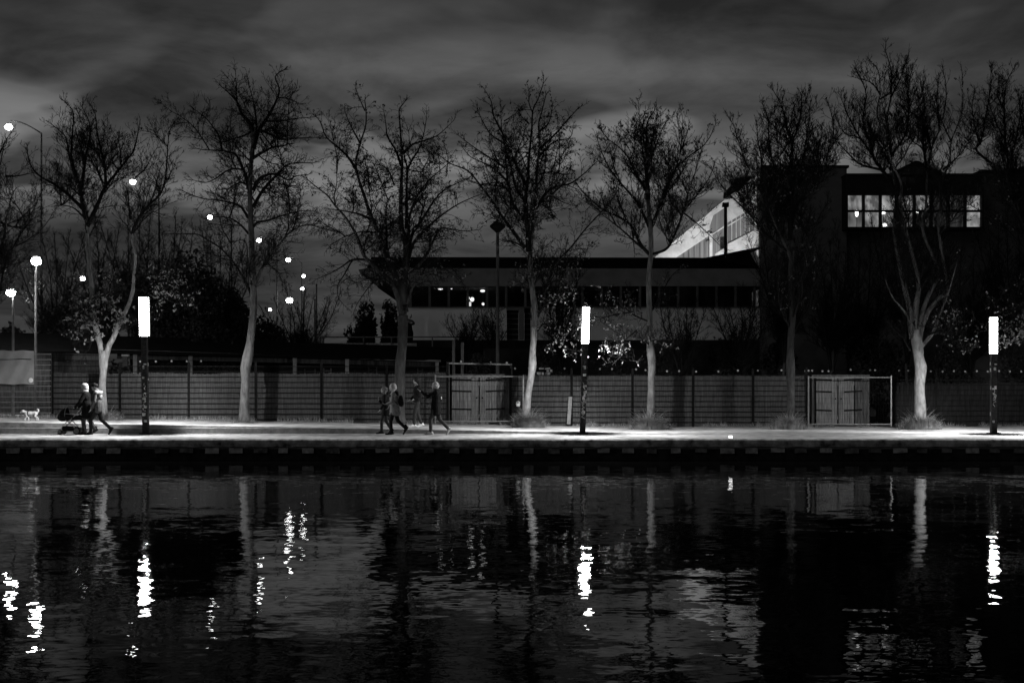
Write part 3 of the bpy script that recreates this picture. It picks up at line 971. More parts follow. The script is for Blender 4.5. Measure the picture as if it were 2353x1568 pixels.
for k in range(5):
    x = 1240 + 62 * k
    gp([(x, 725 - (x - 1190) * .55), (x + 9, 725 - (x - 1190) * .55), (x + 9, 1020 - (x - 1190) * .5), (x, 1020 - (x - 1190) * .5)], D3 + .40, .08, 'glazing_bar', M_gwhite)
gp([(975, 900), (1135, 790), (1135, 815), (975, 925)], D3 + .38, .1, 'strut', M_gwhite)
gp([(1190, 780), (1560, 560), (1560, 580), (1190, 800)], D3 + .36, .1, 'strut', M_gwhite)
gp([(1285, 270), (1290, 180), (1375, 95), (1545, 92), (1545, 106), (1325, 262)], D3 - .6, 5, 'roof_eave', M_dark)
t = thing('floodlight', 'floodlight on the pavilion roof aimed up at the lit gable', 'floodlight', (P(1640, 0, 86).x, 86, 8.6))
fx0 = P(1655, 0, 86).x
b = MB(); b.box(fx0 - .5, fx0 + .5, 85.3, 85.7, 8.5, 8.9); b.build('housing', M_black, t)
b = MB(); b.add([(fx0 - .45, 85.97, 8.55), (fx0 + .45, 85.97, 8.55), (fx0 + .45, 85.75, 8.93), (fx0 - .45, 85.75, 8.93)], [(3, 2, 1, 0)]); b.build('lens', M_flood, t)
b = MB(); b.box(fx0 - .05, fx0 + .05, 85.7, 85.8, 8.2, 8.5); b.build('bracket', M_black, t)

# ------------------------------------------------------------------ dark block at the right with the lit bay window
D2 = 66.0
bk = thing('brick_block', 'large dark flat roofed block with a lit bay window on the right', 'building', (P(2050, 0, D2).x, D2, 0))
zt = P(0, 385.5, D2).z
xl = P(1750, 0, D2).x
xl2 = P(1742, 0, 82).x
b = MB()
fp = [(xl, D2), (P(1945, 0, D2).x, D2), (P(1945, 0, D2).x, 84), (xl2, 82)]
b.prism([Vector((x, y, 0)) for (x, y) in fp], (0, 0, zt)); b.build('tower_wall', M_brickl, bk)
b = MB(); b.prism([Vector((x, y, zt + .002)) for (x, y) in ((xl - .08, D2 - .08), (fp[1][0] + .1, D2 - .08), (fp[1][0] + .1, 84), (xl2, 82))], (0, 0, .12)); b.build('coping', M_dark, bk)
x0, x1 = P(1945, 0, D2).x + .005, 38.0
zt2 = P(0, 396, D2).z
b = MB(); b.box(x0, x1, D2 + .3, 84, 0, zt2); b.build('wall', M_brick, bk)
b = MB()
A = P(1946, 396, D2 + 6); 
pts = [(2246, 396), (2255, 389), (2300, 391), (2345, 383), (2420, 380), (2420, 396)]
b.prism([P(u, v, D2 + 1) for u, v in pts], (0, 8, 0)); b.build('roof', M_dark, bk)
# gable lantern above the bay
lt = MB(); lt.prism([P(2035, 402, D2 + 1.5), P(2103, 369, D2 + 1.5), P(2110, 369.5, D2 + 1.5), P(2180, 402, D2 + 1.5)], (0, 6, 0))
gr = lt.build('gable_roof', M_dark, bk)
lt = MB(); lt.prism([P(2062, 398, D2 + 1.45), P(2104, 378, D2 + 1.45), P(2146, 398, D2 + 1.45)], (0, .04, 0)); lt.build('gable_glazing', M_glass, gr)
DB = D2 - .9
bay = [1946, 1985, 2024, 2063, 2102, 2141, 2180, 2219, 2258]
br = ([.15, .36, .28, .15, .05, .03, .05, .36], [.28, .40, .44, .38, .30, .025, .06, .38])
f = MB()
a, c = P(1944, 447, DB), P(2260, 404, DB)
f.box(a.x, c.x, DB, D2 + .29, a.z, c.z); f.build('bay_spandrel', M_dark, bk)
f = MB(); a, c = P(1944, 526, DB), P(2260, 521, DB); f.box(a.x, c.x, DB - .02, D2 + .29, a.z, c.z); f.build('bay_sill', M_dark, bk)
f = MB(); a, c = P(1942, 404, DB), P(2262, 400, DB); f.box(a.x, c.x, DB - .1, D2 + .29, a.z + .003, c.z); f.build('bay_roof', M_dark, bk)
for u in bay:
    a, c = P(u, 520.8, DB), P(u, 447.2, DB)
    f = MB(); f.box(a.x - .045, a.x + .045, DB + .01, D2 + .2, a.z, c.z); f.build('bay_mullion', M_dark, bk)
for i, (u, u2) in enumerate(zip(bay, bay[1:])):
    a, c = P(u, 485.5, DB), P(u2, 482, DB)
    f = MB(); f.box(a.x + .05, c.x - .05, DB + .02, DB + .12, a.z, c.z); f.build('bay_transom', M_dark, bk)
    for k, (va, vb) in enumerate(((520.5, 486), (481.5, 447.5))):
        a, c = P(u, va, DB), P(u2, vb, DB)
        f = MB(); f.box(a.x + .05, c.x - .05, DB + .3, DB + .33, a.z, c.z)
        f.build('lit_window', emitter('lit_window_%d_%d' % (i, k), br[k][i], .8, 1.4 + .5 * ((i * 7 + k) % 3), (1.6, 1, .8)), bk)
for i, (u, v, w, h) in enumerate(((1968, 490, .09, .18), (2031, 518, .16, .12), (2029, 489, .14, .07), (2086, 487.5, .06, .05), (2106, 488, .07, .06))):
    p = P(u, v, DB + .2)
    lab = ['tall narrow lit lamp in the bay window, leftmost', 'bright lit lamp low in the bay window behind branches', 'lit lamp just below the transom, left of the thick stems', 'tiny spot lamp in the middle of the bay window', 'tiny spot lamp right of the middle of the bay window'][i]
    t = thing('bay_lamp', lab, 'lamp', tuple(p), 'lit lamps inside the bay window')
    f = MB(); f.ell(p, (w, .06, h), 10, 8); f.build('shade', M_ind, t, True)
    f = MB(); f.tube([p, Vector((p.x, p.y, P(0, 520, DB).z))], [.012, .012], 5); f.build('stem', M_dark, t)
for k, (u, v) in enumerate(((2076, 411), (2110, 411), (2120, 410))):
    pass
f = MB(); a, c = P(2064, 420, DB), P(2101, 407, DB); f.box(a.x, c.x, DB - .012, DB - .002, a.z, c.z); f.build('upper_pane', mat('upper_pane_glazing', .05, .2, .6, 3.0, spec=.8), bk)
f = MB(); a, c = P(2137, 420, DB), P(2148, 409, DB); f.box(a.x, c.x, DB - .012, DB - .002, a.z, c.z); f.build('upper_pane', MATS['upper_pane_glazing'], bk)

# low wall and post clutter behind the right fence
f = MB(); a = P(2150, 978, 53.6); c = P(2420, 951, 53.6); f.box(a.x, c.x, 53.6, 53.9, -.05, c.z)
tag(f.build('low_wall', M_riser, None, origin=(a.x, 53.6, 0)), 'low grey wall behind the dark fence at the right edge', 'wall')
# dark garden wall closing the view between the bushes and the pavilion
f = MB(); a = P(1110, 950, 68); c = P(2460, 790, 68); f.box(a.x, P(1742, 0, 68).x - 1.5, 68, 68.3, 0, P(0, 800, 68).z)
tag(f.build('garden_wall', M_dark, None, origin=(a.x, 68, 0)), 'dark garden wall behind the bushes below the pavilion', 'wall')

# ------------------------------------------------------------------ masts of the road bridge far left
def mast(u, v, d, du, label, r=.24, base=0.0, arm=True, lens=None, stem=None):
    p = P(u, v, d)
    q = P(u + du, v, d)
    t = thing('mast_lamp', label, 'street light', (q.x, d, base), 'lit street lights in the far left')
    b = MB()
    top = Vector((q.x, d, p.z - .3)) if arm else Vector((q.x, d, p.z - r))
    b.tube([Vector((q.x, d, base)), Vector((q.x, d, base + (top.z - base) * .5)), top], [.07, .055, .04], 8)
    b.build('pole', M_mast, t)
    if arm:
        b = MB()
        ps = [top]
        for k in range(1, 7):
            f_ = k / 6
            ps.append(Vector((q.x + (p.x - q.x) * f_ * .94, d, top.z + (p.z + .30 - top.z) * math.sin(f_ * math.pi / 2))))
        b.tube(ps, [.04, .035, .03, .03, .03, .03, .03], 6); b.build('arm', M_mast, t)
    b = MB(); b.ell(p + Vector((0, r * .35, r * .85)), (r * .7, r * .7, r * .25), 10, 6); hd = b.build('lamp_head', M_mull, t, True)
    b = MB(); b.ell(p, (r * .92, r * .8, r * .7), 14, 10); b.build('lens', lens or M_far, hd, True)
    return t
mast(20, 292, 62, 75, 'tallest lit mast lamp at the upper left corner', 0.20)
mast(305, 418, 79, 60, 'lit mast lamp above the forked tree, second highest', 0.21)
mast(482, 499, 96, 50, 'lit mast lamp left of the tall slim tree', 0.21)
mast(595, 552, 112, 41, 'lit mast lamp just right of the tall slim tree trunk', 0.22)
mast(662, 597, 130, 31, 'lit mast lamp right of the slim tree, fifth down the row', 0.26)
mast(697, 634, 150, 1, 'lit lamp at the top of a pale pole, upper of two', 0.23, arm=False)
mast(694, 663, 150, 2, 'lit lamp just below the one on the pale pole', 0.23, arm=False)
mast(665, 690, 112, 2, 'brightest large low lamp glowing above the far bushes', 0.32, arm=False)
mast(620, 711, 150, 2, 'smallest and lowest lit lamp beside the slim trunk', 0.20, arm=False)
mast(83, 600, 52.5, -1, 'large blazing lamp among the left branches', .22, arm=False, lens=M_near)
mast(190, 640, 85, 2, 'small lit lamp behind the forked tree stem', 0.20, arm=False)
mast(25, 672, 51.3, 5, 'blazing post lamp with lit leaves around it at left edge', .20, arm=False, lens=M_near)
for (u, v0, lab) in ((727, 656, 'taller of two bare pale flagpoles'), (723, 690, 'shorter of two bare pale flagpoles')):
    p = P(u, v0, 80)
    t = thing('flagpole', lab, 'flagpole', (p.x, 80, 0), 'two flagpoles beyond the annex')
    b = MB(); b.tube([Vector((p.x, 80, 0)), Vector((p.x, 80, p.z))], [.07, .045], 8); b.build('pole', M_gal, t)
    b = MB(); b.ell(p + Vector((0, 0, .05)), .06, 8, 6); b.build('finial', M_gal, t)
# ------------------------------------------------------------------ trees
CV = {'A': (.2572, 0, .2572, 134.4), 'B': (.2572, 0, .2572, 504.0), 'C': (.3, 470.4, .3, 134.4), 'D': (.2357, 537.6, .2357, 537.6),
      'E': (.3, 1008, .3, 134.4), 'F': (.2786, 1041.7, .2786, 604.8), 'G': (.3214, 1612.9, .3214, 100.8), 'H': (.3429, 1545.7, .3429, 537.6), 'U': (1, 0, 1, 0)}
def parse(s):                       # 'A 12,34 56,78 B 9,9' -> picture points
    z, o = 'U', []
    for w in s.split():
        if w.isalpha():
            z = w
        else:
            a, b = (float(k) for k in w.split(','))
            c = CV[z]
            o.append((a * c[0] + c[1], b * c[2] + c[3]))
    return o
def smooth(pts, step):
    o = []
    n = len(pts)
    for i in range(n - 1):
        p0, p1, p2, p3 = pts[max(i - 1, 0)], pts[i], pts[i + 1], pts[min(i + 2, n - 1)]
        L = math.hypot(p2[0] - p1[0], p2[1] - p1[1])
        k = max(1, int(L / step))
        for j in range(k):
            t = j / k
            t2, t3 = t * t, t * t * t
            o.append(tuple(.5 * (2 * p1[q] + (p2[q] - p0[q]) * t + (2 * p0[q] - 5 * p1[q] + 4 * p2[q] - p3[q]) * t2 + (3 * p1[q] - p0[q] - 3 * p2[q] + p3[q]) * t3) for q in (0, 1)))
    o.append(tuple(pts[-1]))
    return o

def rvec(rnd):
    while True:
        v = Vector((rnd.uniform(-1, 1), rnd.uniform(-1, 1), rnd.uniform(-1, 1)))
        if .05 < v.length < 1:
            return v.normalized()

def leafquad(mb, p, s, rnd, hang=.6):
    d = (rvec(rnd) + Vector((0, 0, -hang * 1.6))).normalized()
    w = d.cross(rvec(rnd))
    if w.length < .1:
        return
    w = w.normalized() * s * .36
    q = p + d * s
    m = p + d * s * .55
    nrm = d.cross(w).normalized() * s * .12
    mb.add([p, m + w + nrm, q, m - w + nrm, m], [(0, 4, 1), (1, 4, 2), (0, 3, 4), (3, 2, 4)])

class Tree:
    def __init__(s, D, seed, up=.25, twig=1.0, leaf=.0, leafsize=.085, droop=0.0, bark=None):
        s.bark = bark or M_barkm
        s.D, s.rnd, s.up, s.twig, s.leaf, s.ls, s.droop = D, random.Random(seed), up, twig, leaf, leafsize, droop
        s.nodes, s.trunk, s.br, s.lf, s.big, s.mid = [], MB(), MB(), MB(), MB(), MB()
        s.vpale = 600  # limbs starting higher join the near black crown; lamp fade is in that colour
        s.seed = seed
    def near(s, u, v):
        return min(s.nodes, key=lambda n: (n[0] - u) ** 2 + (n[1] - v) ** 2)
    def limb(s, spec, w0=6.0, w1=1.3, dy=None, trunk=False, leaf=None, twig=None, bulge=None):
        uv = smooth(parse(spec), 5.0)
        n = len(uv)
        L = sum(math.hypot(uv[i + 1][0] - uv[i][0], uv[i + 1][1] - uv[i][1]) for i in range(n - 1)) / F * s.D
        d0 = s.D
        if s.nodes:
            nd = s.near(*uv[0])
            if math.hypot(nd[0] - uv[0][0], nd[1] - uv[0][1]) < 40:
                d0 = nd[2]
        if dy is None:
            dy = s.rnd.choice((-1, 1)) * s.rnd.uniform(.15, .5) * L
        if trunk:
            dy = dy if abs(dy) < 1.2 else .6 * (1 if dy > 0 else -1)
        pts, rad = [], []
        for i, (u, v) in enumerate(uv):
            t = i / max(1, n - 1)
            d = d0 + dy * t ** 1.2
            pts.append(P(u, v, d))
            w = (w0 + (w1 - w0) * t ** .75) * (1 if trunk else 1.55 - .4 * t)
            if bulge:
                for (bt, ba, bw) in bulge:
                    w += ba * math.exp(-((t - bt) / bw) ** 2)
            rad.append(max(w / 2 / F * d, .006))
            s.nodes.append((u, v, d))
        if trunk:
            s.trunk.tube(pts, rad, 14, True, .16, s.seed)
        else:
            (s.big if (w0 >= 5.5 and uv[0][1] > s.vpale) else (s.mid if w0 >= 4.5 else s.br)).tube(pts, rad, 8 if w0 >= 5.5 else 5)
        s.dress(pts, rad, L, s.leaf if leaf is None else leaf, s.twig if twig is None else twig, trunk)
    def dress(s, pts, rad, L, leaf, twig, trunk=False):
        rnd = s.rnd
        n = len(pts)
        start = .45 if trunk else .16
        acc = 0.0
        gap = .115 / max(twig, .01)
        for i in range(1, n):
            acc += (pts[i] - pts[i - 1]).length
            t = i / (n - 1)
            if t < start or twig <= 0:
                continue
            while acc > gap:
                acc -= gap
                tang = (pts[i] - pts[i - 1]).normalized()
                side = tang.cross(rvec(rnd)).normalized()
                d = (tang * rnd.uniform(.35, .9) + side * rnd.uniform(.6, 1.0) + Vector((0, 0, s.up))).normalized()
                ln = rnd.uniform(.45, 1.5) * (1.15 - .85 * t) * (1 if L > 2.5 else .75)
                s.grow(pts[i], d, ln, min(rad[i] * .6, .004 + .011 * ln), 0, leaf)
        d = (pts[-1] - pts[-2]).normalized()
        for k in range(3):
            s.grow(pts[-1], (d + rvec(rnd) * .5).normalized(), rnd.uniform(.15, .45), rad[-1] * .8, 1, leaf)
    def grow(s, p, d, ln, r, lev, leaf):
        rnd = s.rnd
        k = 5 if lev == 0 else (4 if lev == 1 else 2)
        pts, rad = [p.copy()], [max(r, .007)]
        q = p.copy()
        for i in range(k):
            d = (d + rvec(rnd) * .24 + Vector((0, 0, s.up * .28 - s.droop * (i / k)))).normalized()
            q = q + d * (ln / k)
            pts.append(q.copy())
            rad.append(max(r * (1 - .75 * (i + 1) / k), .0055))
        s.br.tube(pts, rad, 4 if lev == 0 else 3, False)
        if lev < 2:
            m = max(2, int(ln * (8.5 if lev == 0 else 11.0)))
            for j in range(m):
                f = rnd.uniform(.2, 1.0) * k
                i = min(int(f), k - 1)
                b = pts[i].lerp(pts[i + 1], f - i)
                t = (pts[i + 1] - pts[i]).normalized()
                e = (t * .75 + t.cross(rvec(rnd)).normalized() * .75 + Vector((0, 0, s.up * .4))).normalized()
                s.grow(b, e, ln * rnd.uniform(.22, .5), max(r * .55, .005), lev + 1, leaf)
        if lev >= 1 and leaf > 0 and rnd.random() < leaf * .27:
            for j in range(rnd.randint(1, 3)):
                leafquad(s.lf, pts[-1 - (j % 2)], s.ls * rnd.uniform(.7, 1.3), rnd)
    def extra(s, n, u, v0, v1, lmin=1.6, lmax=3.2, w=3.6):     # limbs towards and away from the canal
        rnd = s.rnd
        for i in range(n):
            v = rnd.uniform(v1 + 90, v0)
            nd = s.near(u + rnd.uniform(-100, 100), v)
            p = P(*nd)
            az = rnd.uniform(-.7, .7) + (math.pi / 2 if rnd.random() < .5 else -math.pi / 2)
            d = Vector((math.cos(az), math.sin(az), rnd.uniform(.5, 1.1))).normalized()
            L = rnd.uniform(lmin, lmax)
            pts, rad = [p], [w / 2 / F * s.D]
            for k in range(10):
                d = (d + rvec(rnd) * .16 + Vector((0, 0, s.up * .12))).normalized()
                pts.append(pts[-1] + d * (L / 10))
                rad.append(max(rad[0] * (1 - .8 * (k + 1) / 10), .007))
            s.br.tube(pts, rad, 5)
            s.dress(pts, rad, L, s.leaf, s.twig)
    def done(s, name, label, group, base):
        t = thing(name, label, 'tree', base, group)
        s.trunk.build('trunk', s.bark, t, True)
        if s.big.v:
            s.big.build('limbs', M_barkm if s.bark == M_bark else s.bark, t, True)  # pale trees: limbs darker than trunk, fading lamp light put into their bark colour
        s.br.v, s.br.f, n0 = s.br.v + s.mid.v, s.br.f + [tuple(i + len(s.br.v) for i in f) for f in s.mid.f], 0
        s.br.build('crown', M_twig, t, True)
        if s.lf.v:
            s.lf.build('leaves', M_leaf, t)
        return t
GT = 'bare trees in a row along the quay'
def base(u, D):
    p = P(u, 0, D)
    return (p.x, D, tz(p.x))
TD = 48.5

# off the left edge
T = Tree(48.7, 100, up=.3, twig=.9, leaf=.03)
T.limb('U -42,972 -40,880 -36,800 -32,720 -26,640', 19, 11, .2, True, twig=0)
T.limb('U -30,690 -16,640 3,570 12,530 15,505 22,470 30,440', 8, 2)
T.limb('U -30,660 -20,600 -22,520 -10,440 0,380 8,340', 8, 1.6)
T.limb('A 50,1050 150,1050 300,1020', 4, 1.3)
T.limb('U -28,640 -10,600 20,578 35,560 55,520 78,480 95,440', 7, 1.6)
T.limb('A 0,1460 100,1500 230,1510 330,1560', 4, 1.2)
T.limb('B -60,900 60,330 110,260 200,110 290,0', 5, 1.4)
T.limb('U -30,600 -60,500 -80,400', 7, 1.6)
T.limb('A -60,900 0,830 60,720 110,640', 3, 1)
T.limb('B -110,700 -40,660 60,620 150,640 230,700', 3.4, 1.2, 2.2, leaf=2.0)
T.limb('B -90,560 60,430 150,420 250,480 330,560', 3.2, 1.2, 2.6, leaf=2.0)
T.extra(8, -20, 640, 420)
T.done('bare_tree', 'bare tree cut off by the left edge of the picture', GT, base(-42, 48.7))

# the forked tree
T = Tree(TD, 101, up=.3, twig=1.1, leaf=.04, bark=M_bark)
T.limb('B 925,1800 920,1650 915,1500 922,1280 928,1205 930,1170', 19, 15, 0, True, twig=0, bulge=((0, 5, .06), (.86, 5, .1)))
T.limb('B 915,1290 908,1200 895,1120 875,1040 850,930 825,750 820,600 800,420 780,200 775,0', 15, 8.5, .5, True, twig=.0)
T.limb('B 930,1290 948,1210 975,1120 1010,1060 1080,900 1150,760 1185,640 1195,500 1210,330 1180,180 1170,0', 14, 5.5, -.5, True, twig=.12)
T.limb('A 775,1440 760,1390 735,1280 712,1130 660,1020 620,870 600,760 570,680 450,580', 8.5, 1.5)
T.limb('A 775,1500 860,1330 940,1150 1040,1020 1120,920 1190,830 1215,740 1240,620', 8, 2)
T.limb('A 740,1340 600,1210 480,1120 370,1060 290,980 260,910 240,820', 6.5, 1.8)
T.limb('A 715,1150 735,1080 755,960 770,850 800,720 800,580 730,430', 6, 1.4)
T.limb('A 690,1070 640,900 640,760 650,620 650,470 560,370', 5.5, 1.3)
T.limb('A 750,960 720,800 690,690 660,560', 3.5, 1.2)
T.limb('A 945,1140 935,950 905,830 870,680 850,500 800,410', 5.5, 1.3)
T.limb('A 1060,1000 1010,930 990,850 1000,780', 3, 1.2)
T.limb('A 1080,960 1075,850 1060,730', 3, 1.2)
T.limb('A 712,1220 600,1130 480,1110', 3.5, 1.3)
T.limb('A 750,1420 680,1350 620,1320 550,1310', 4, 1.6)
T.limb('A 1172,1550 1165,1400 1145,1280 1140,1180 1100,1120', 4.5, 1.3)
T.limb('A 1180,1560 1230,1440 1330,1310 1430,1210 1475,1080 1490,920 1500,760 1515,650 1560,560', 5.5, 1.4)
T.limb('A 1330,1310 1380,1180 1410,1060 1440,960', 3, 1.2)
T.limb('A 1500,790 1440,730 1380,680 1320,650', 2.6, 1)
T.limb('A 1210,1060 1300,980 1350,880 1400,800', 2.6, 1)
T.limb('B 830,720 700,690 640,640 560,560', 3, 1.2, -1.2, leaf=.3)
T.ls = .13
T.limb('B 850,930 900,860 950,830 1010,860 1050,920', 3, 1.2, -1.6, leaf=1.0, twig=1.6)
T.limb('B 860,960 800,880 740,840 660,870', 3, 1.2, -1.4, leaf=.8, twig=1.6)
T.limb('B 870,1020 820,1000 790,1010 850,1040', 2.5, 1, -1.5, leaf=.9, twig=1.2)
T.ls = .1
T.limb('B 880,1050 800,1090 700,1080 640,1050 560,980', 2.6, 1, -1, leaf=.5)
T.limb('B 1190,560 1090,590 1010,560 900,460', 3, 1.2, -.8, leaf=.6, twig=1.3)
T.limb('B 1190,500 1280,500 1380,610 1460,700 1560,740 1690,770', 3.2, 1.2, -1.8, leaf=.8, twig=1.4)
T.limb('B 1360,500 1470,470 1600,420', 2.6, 1, -1.0, leaf=.4)
T.limb('B 1470,500 1540,580 1650,700 1760,810', 2.2, 1, -.8, leaf=.3)
T.limb('B 1040,1000 1150,960 1260,900 1400,860', 2.2, 1, -1.4, leaf=.5)
T.extra(10, 200, 560, 330)
T.done('bare_tree', 'pale forked tree whose two stems part beside the left lamp', GT, base(240, TD))

# the tall slim tree
T = Tree(48.6, 102, up=.12, twig=1.2, leaf=.0)
T.limb('D 105,1830 100,1700 105,1560 110,1420 115,1290 150,1100 175,900 190,700 185,550 180,400 C 358,1400 350,1200 345,1000 355,800 370,620 362,530', 23, 9, .3, True, twig=.2, bulge=((0, 5, .04), (.20, 5, .05)))
T.limb('C 362,560 345,500 280,420 250,340 190,270 120,210', 8, 1.6)
T.limb('C 368,690 385,640 410,560 480,450 540,340 570,240 540,140 600,90', 8, 1.8)
T.limb('C 390,600 395,480 375,350 345,230 325,150', 4, 1.3)
T.limb('C 250,370 240,250 240,180 235,100', 3.4, 1)
T.limb('C 335,1000 325,930 295,850 240,740 180,715 130,705 0,700 -60,690', 7, 1.6)
T.limb('C 130,705 110,600 60,520 0,450 -80,390', 4, 1.3)
T.limb('C 330,970 270,950 190,990 130,1065', 3.4, 1.2)
T.limb('C 290,850 220,845 150,870 80,920 0,950 -90,930', 3.4, 1.2)
T.limb('C 330,1220 270,1130 180,1100 80,1080 0,1075 A 1700,1215 1620,1175', 4.5, 1.3)
T.limb('C 335,1340 270,1270 200,1225 100,1210 20,1230', 4, 1.2)
T.limb('C 370,1010 385,980 420,920 500,885 570,895 640,930 700,900 790,890', 6.5, 1.6)
T.limb('C 372,1140 390,1100 450,1000 540,900 620,820 700,800 830,800', 6, 1.5)
T.limb('C 368,760 440,720 520,680 600,670 635,655', 5.5, 3)
T.limb('C 410,740 480,790 560,810 650,790', 2.4, 1)
T.limb('C 430,550 520,590 600,620 720,610 850,605', 4.5, 1.3)
T.limb('C 470,480 580,480 700,460 840,450', 3.6, 1.2)
T.limb('C 420,600 470,680 480,720', 3, 1.6)
T.limb('C 370,1290 400,1255 480,1240 600,1200 750,1165 830,1170', 4.5, 1.4)
T.limb('C 600,930 610,1000 560,1080 500,1130', 2.4, 1)
T.limb('C 500,890 500,1000 490,1060', 2.2, 1)
T.limb('C 400,980 480,1000 580,1060 670,1090', 2.4, 1)
T.limb('D 205,480 300,280 400,150 500,30 C 640,1340 720,1290 800,1275 900,1300 1000,1330', 6, 1.6)
T.limb('D 300,280 400,340 460,440 470,540', 2.2, 1)
T.limb('B 2240,690 2230,640 2130,450 2040,330 1960,250 1830,170 1740,130 1500,130', 5, 1.4)
T.limb('B 2195,560 2200,220 2080,200 1980,260', 2.8, 1.2)
T.limb('C 360,560 300,590 200,620 100,640 0,580', 3.4, 1)
T.limb('C 560,300 640,310 740,350', 2.4, .9)
T.limb('C 500,430 540,420 600,430', 2, .9)
T.extra(16, 575, 560, 240)
T.done('bare_tree', 'tallest slim bare tree with a single straight trunk between two mast lamps', GT, base(562, 48.6))

# broad tree behind the four walkers
T = Tree(48.8, 103, up=.12, twig=.85, leaf=.30, droop=.25, bark=M_barkd)
T.limb('U 917,972 D 1610,1650 1612,1560 1620,1300 1640,1050 1648,850 1647,790', 26, 22, 0, True, twig=0, bulge=((0, 6, .05),))
T.limb('D 1640,800 1600,620 1540,480 1460,400 1380,330 1300,250 C 1210,1490 1160,1350 1080,1220 1000,1130 940,1050 850,980 790,930', 11, 2, -1.2)
T.limb('D 1645,780 1610,560 1560,380 1480,180 C 1420,1560 1385,1480 1330,1330 1270,1200 1220,1050 1180,930 1155,800 1190,650 1230,520 1235,420 1225,320', 13, 2, .8)
T.limb('C 1152,840 1100,760 1020,680 930,600 880,480 830,430', 5, 1.3)
T.limb('C 1190,650 1130,540 1080,430 1070,390', 3.6, 1.2)
T.limb('C 1225,400 1190,320 1155,230', 2.4, .9)
T.limb('C 1270,1230 1180,1190 1080,1170 950,1150', 4.5, 1.3)
T.limb('C 1000,1130 990,1050 1010,950 1005,800', 2.6, 1)
T.limb('D 1655,760 1645,600 1655,450 1680,200 1665,0 C 1530,1400 1510,1300 1500,1150 1505,950 1510,780 1500,600 1490,450 1490,390 1520,345', 15, 2.2, .3)
T.limb('C 1545,1300 1545,1000 1550,850 1530,760 1515,680', 6, 3)
T.limb('C 1503,820 1460,700 1400,600 1385,500 1370,400', 5, 1.2)
T.limb('C 1510,720 1530,720 1590,660 1680,630 1780,590 1860,520 1910,470', 4.5, 1)
T.limb('C 1550,850 1590,770 1640,690 1680,560 1700,430', 4.5, 1)
T.limb('C 1590,860 1680,870', 3, 1.5)
T.limb('C 1550,1480 1560,1330 1570,1200 1640,1030 1720,930 1810,850 1870,800', 7, 1.5)
T.limb('C 1555,1500 1590,1340 1660,1240 1760,1080 1830,1010 1920,960 2030,910', 6.5, 1.4)
T.limb('C 1560,1530 1600,1410 1690,1310 1800,1210 1950,1110 2110,1040', 6.5, 1.4)
T.limb('C 1620,1600 1700,1500 1790,1320 1850,1300 1980,1320 2100,1310', 5.5, 1.2)
T.limb('C 1395,1500 1390,1370 1390,1130 1420,1060', 5, 2.4)
T.limb('D 1670,740 1710,600 1780,450 1880,380 2050,340 2200,460', 5.5, 1.3, -1)
T.limb('D 1800,440 1880,310 1980,270 2120,330 2230,480', 3.4, 1.1, -1)
T.limb('D 1300,250 1150,250 1060,310 940,380 800,440', 4.5, 1.3)
T.limb('D 1150,255 1070,400 1010,500 1020,620 1080,700', 3, 1)
T.limb('D 1400,400 1280,560 1200,680 1160,780', 2.4, .9)
T.limb('C 1310,1330 1180,1330 1060,1370 960,1430', 3.4, 1.1)
T.limb('C 1450,970 1400,850 1310,810 1210,790', 2.8, .9)
T.limb('C 1440,980 1340,1000 1240,1030', 2.6, .9)
T.limb('C 1800,870 1790,760 1740,680', 2, .8)
T.limb('C 1850,880 1860,760 1830,650', 2, .8)
T.extra(22, 890, 580, 280, 1.4, 2.8)
T.done('bare_tree', 'broad many stemmed bare tree rising behind the four walkers', GT, base(918, 48.8))

# tree leaning right, left of the middle lamp
T = Tree(TD, 104, up=.16, twig=.85, leaf=.34, droop=.15, bark=M_bark)
T.limb('U 1206,982 F 590,1310 605,1180 620,1050 640,940 650,850 655,700 664,600 668,500', 18, 13, -.1, True, twig=0, bulge=((0, 6, .06), (.62, 3.5, .08)))
T.limb('F 668,530 672,400 655,250 640,100 E 700,1500 712,1360 725,1250 740,1100 745,950 755,800 770,650 765,500 790,400 820,280', 12, 2, .3)
T.limb('E 690,1480 680,1280 665,1100 680,930 690,760 710,560 720,400 760,310 800,190', 10, 1.8, -.6)
T.limb('E 668,1130 650,1080 590,990 560,860 535,780 510,700 500,640 480,540 475,380', 5.5, 1.4)
T.limb('E 480,560 420,440 400,330 345,230', 3.6, 1)
T.limb('E 665,970 600,830 540,690 490,580 410,420', 5.5, 1.4)
T.limb('E 660,1230 640,1200 570,1120 530,960 520,860 505,720', 6.5, 3)
T.limb('E 520,850 440,790 360,740 270,680 150,590', 4.5, 1.2)
T.limb('E 525,940 420,840 320,790 240,750 180,680', 4.5, 1.2)
T.limb('E 500,650 420,600 380,560 320,450 290,360', 3.6, 1)
T.limb('E 660,1450 560,1310 470,1190 400,1080 310,960 220,860 100,810 40,770 0,740', 7, 1.8)
T.limb('E 750,1130 770,1110 820,1030 900,980 1000,960 1090,900 1210,790', 5.5, 1.5)
T.limb('E 745,1150 760,1120 850,1050 950,960 990,860', 4.5, 1.2)
T.limb('E 750,890 860,870 980,890 1010,850', 4, 1.5)
T.limb('E 770,690 870,600 960,500 1050,400 1085,370', 4.5, 1.5)
T.limb('E 760,760 830,680 900,630 1000,610 1030,530', 4, 1.2)
T.limb('E 768,560 830,510 860,430 870,350', 3.5, 1.1)
T.limb('E 690,720 580,715', 3, 1.6)
T.limb('E 640,1440 590,1410 520,1390', 3.2, 1.8)
T.limb('E 720,420 690,340 690,240', 2.6, .9)
T.limb('E 690,500 630,440 610,370', 2.6, .9)
T.limb('E 500,480 580,430 620,400', 2.4, .9)
T.limb('E 310,970 440,950 520,960', 2.6, 1.4)
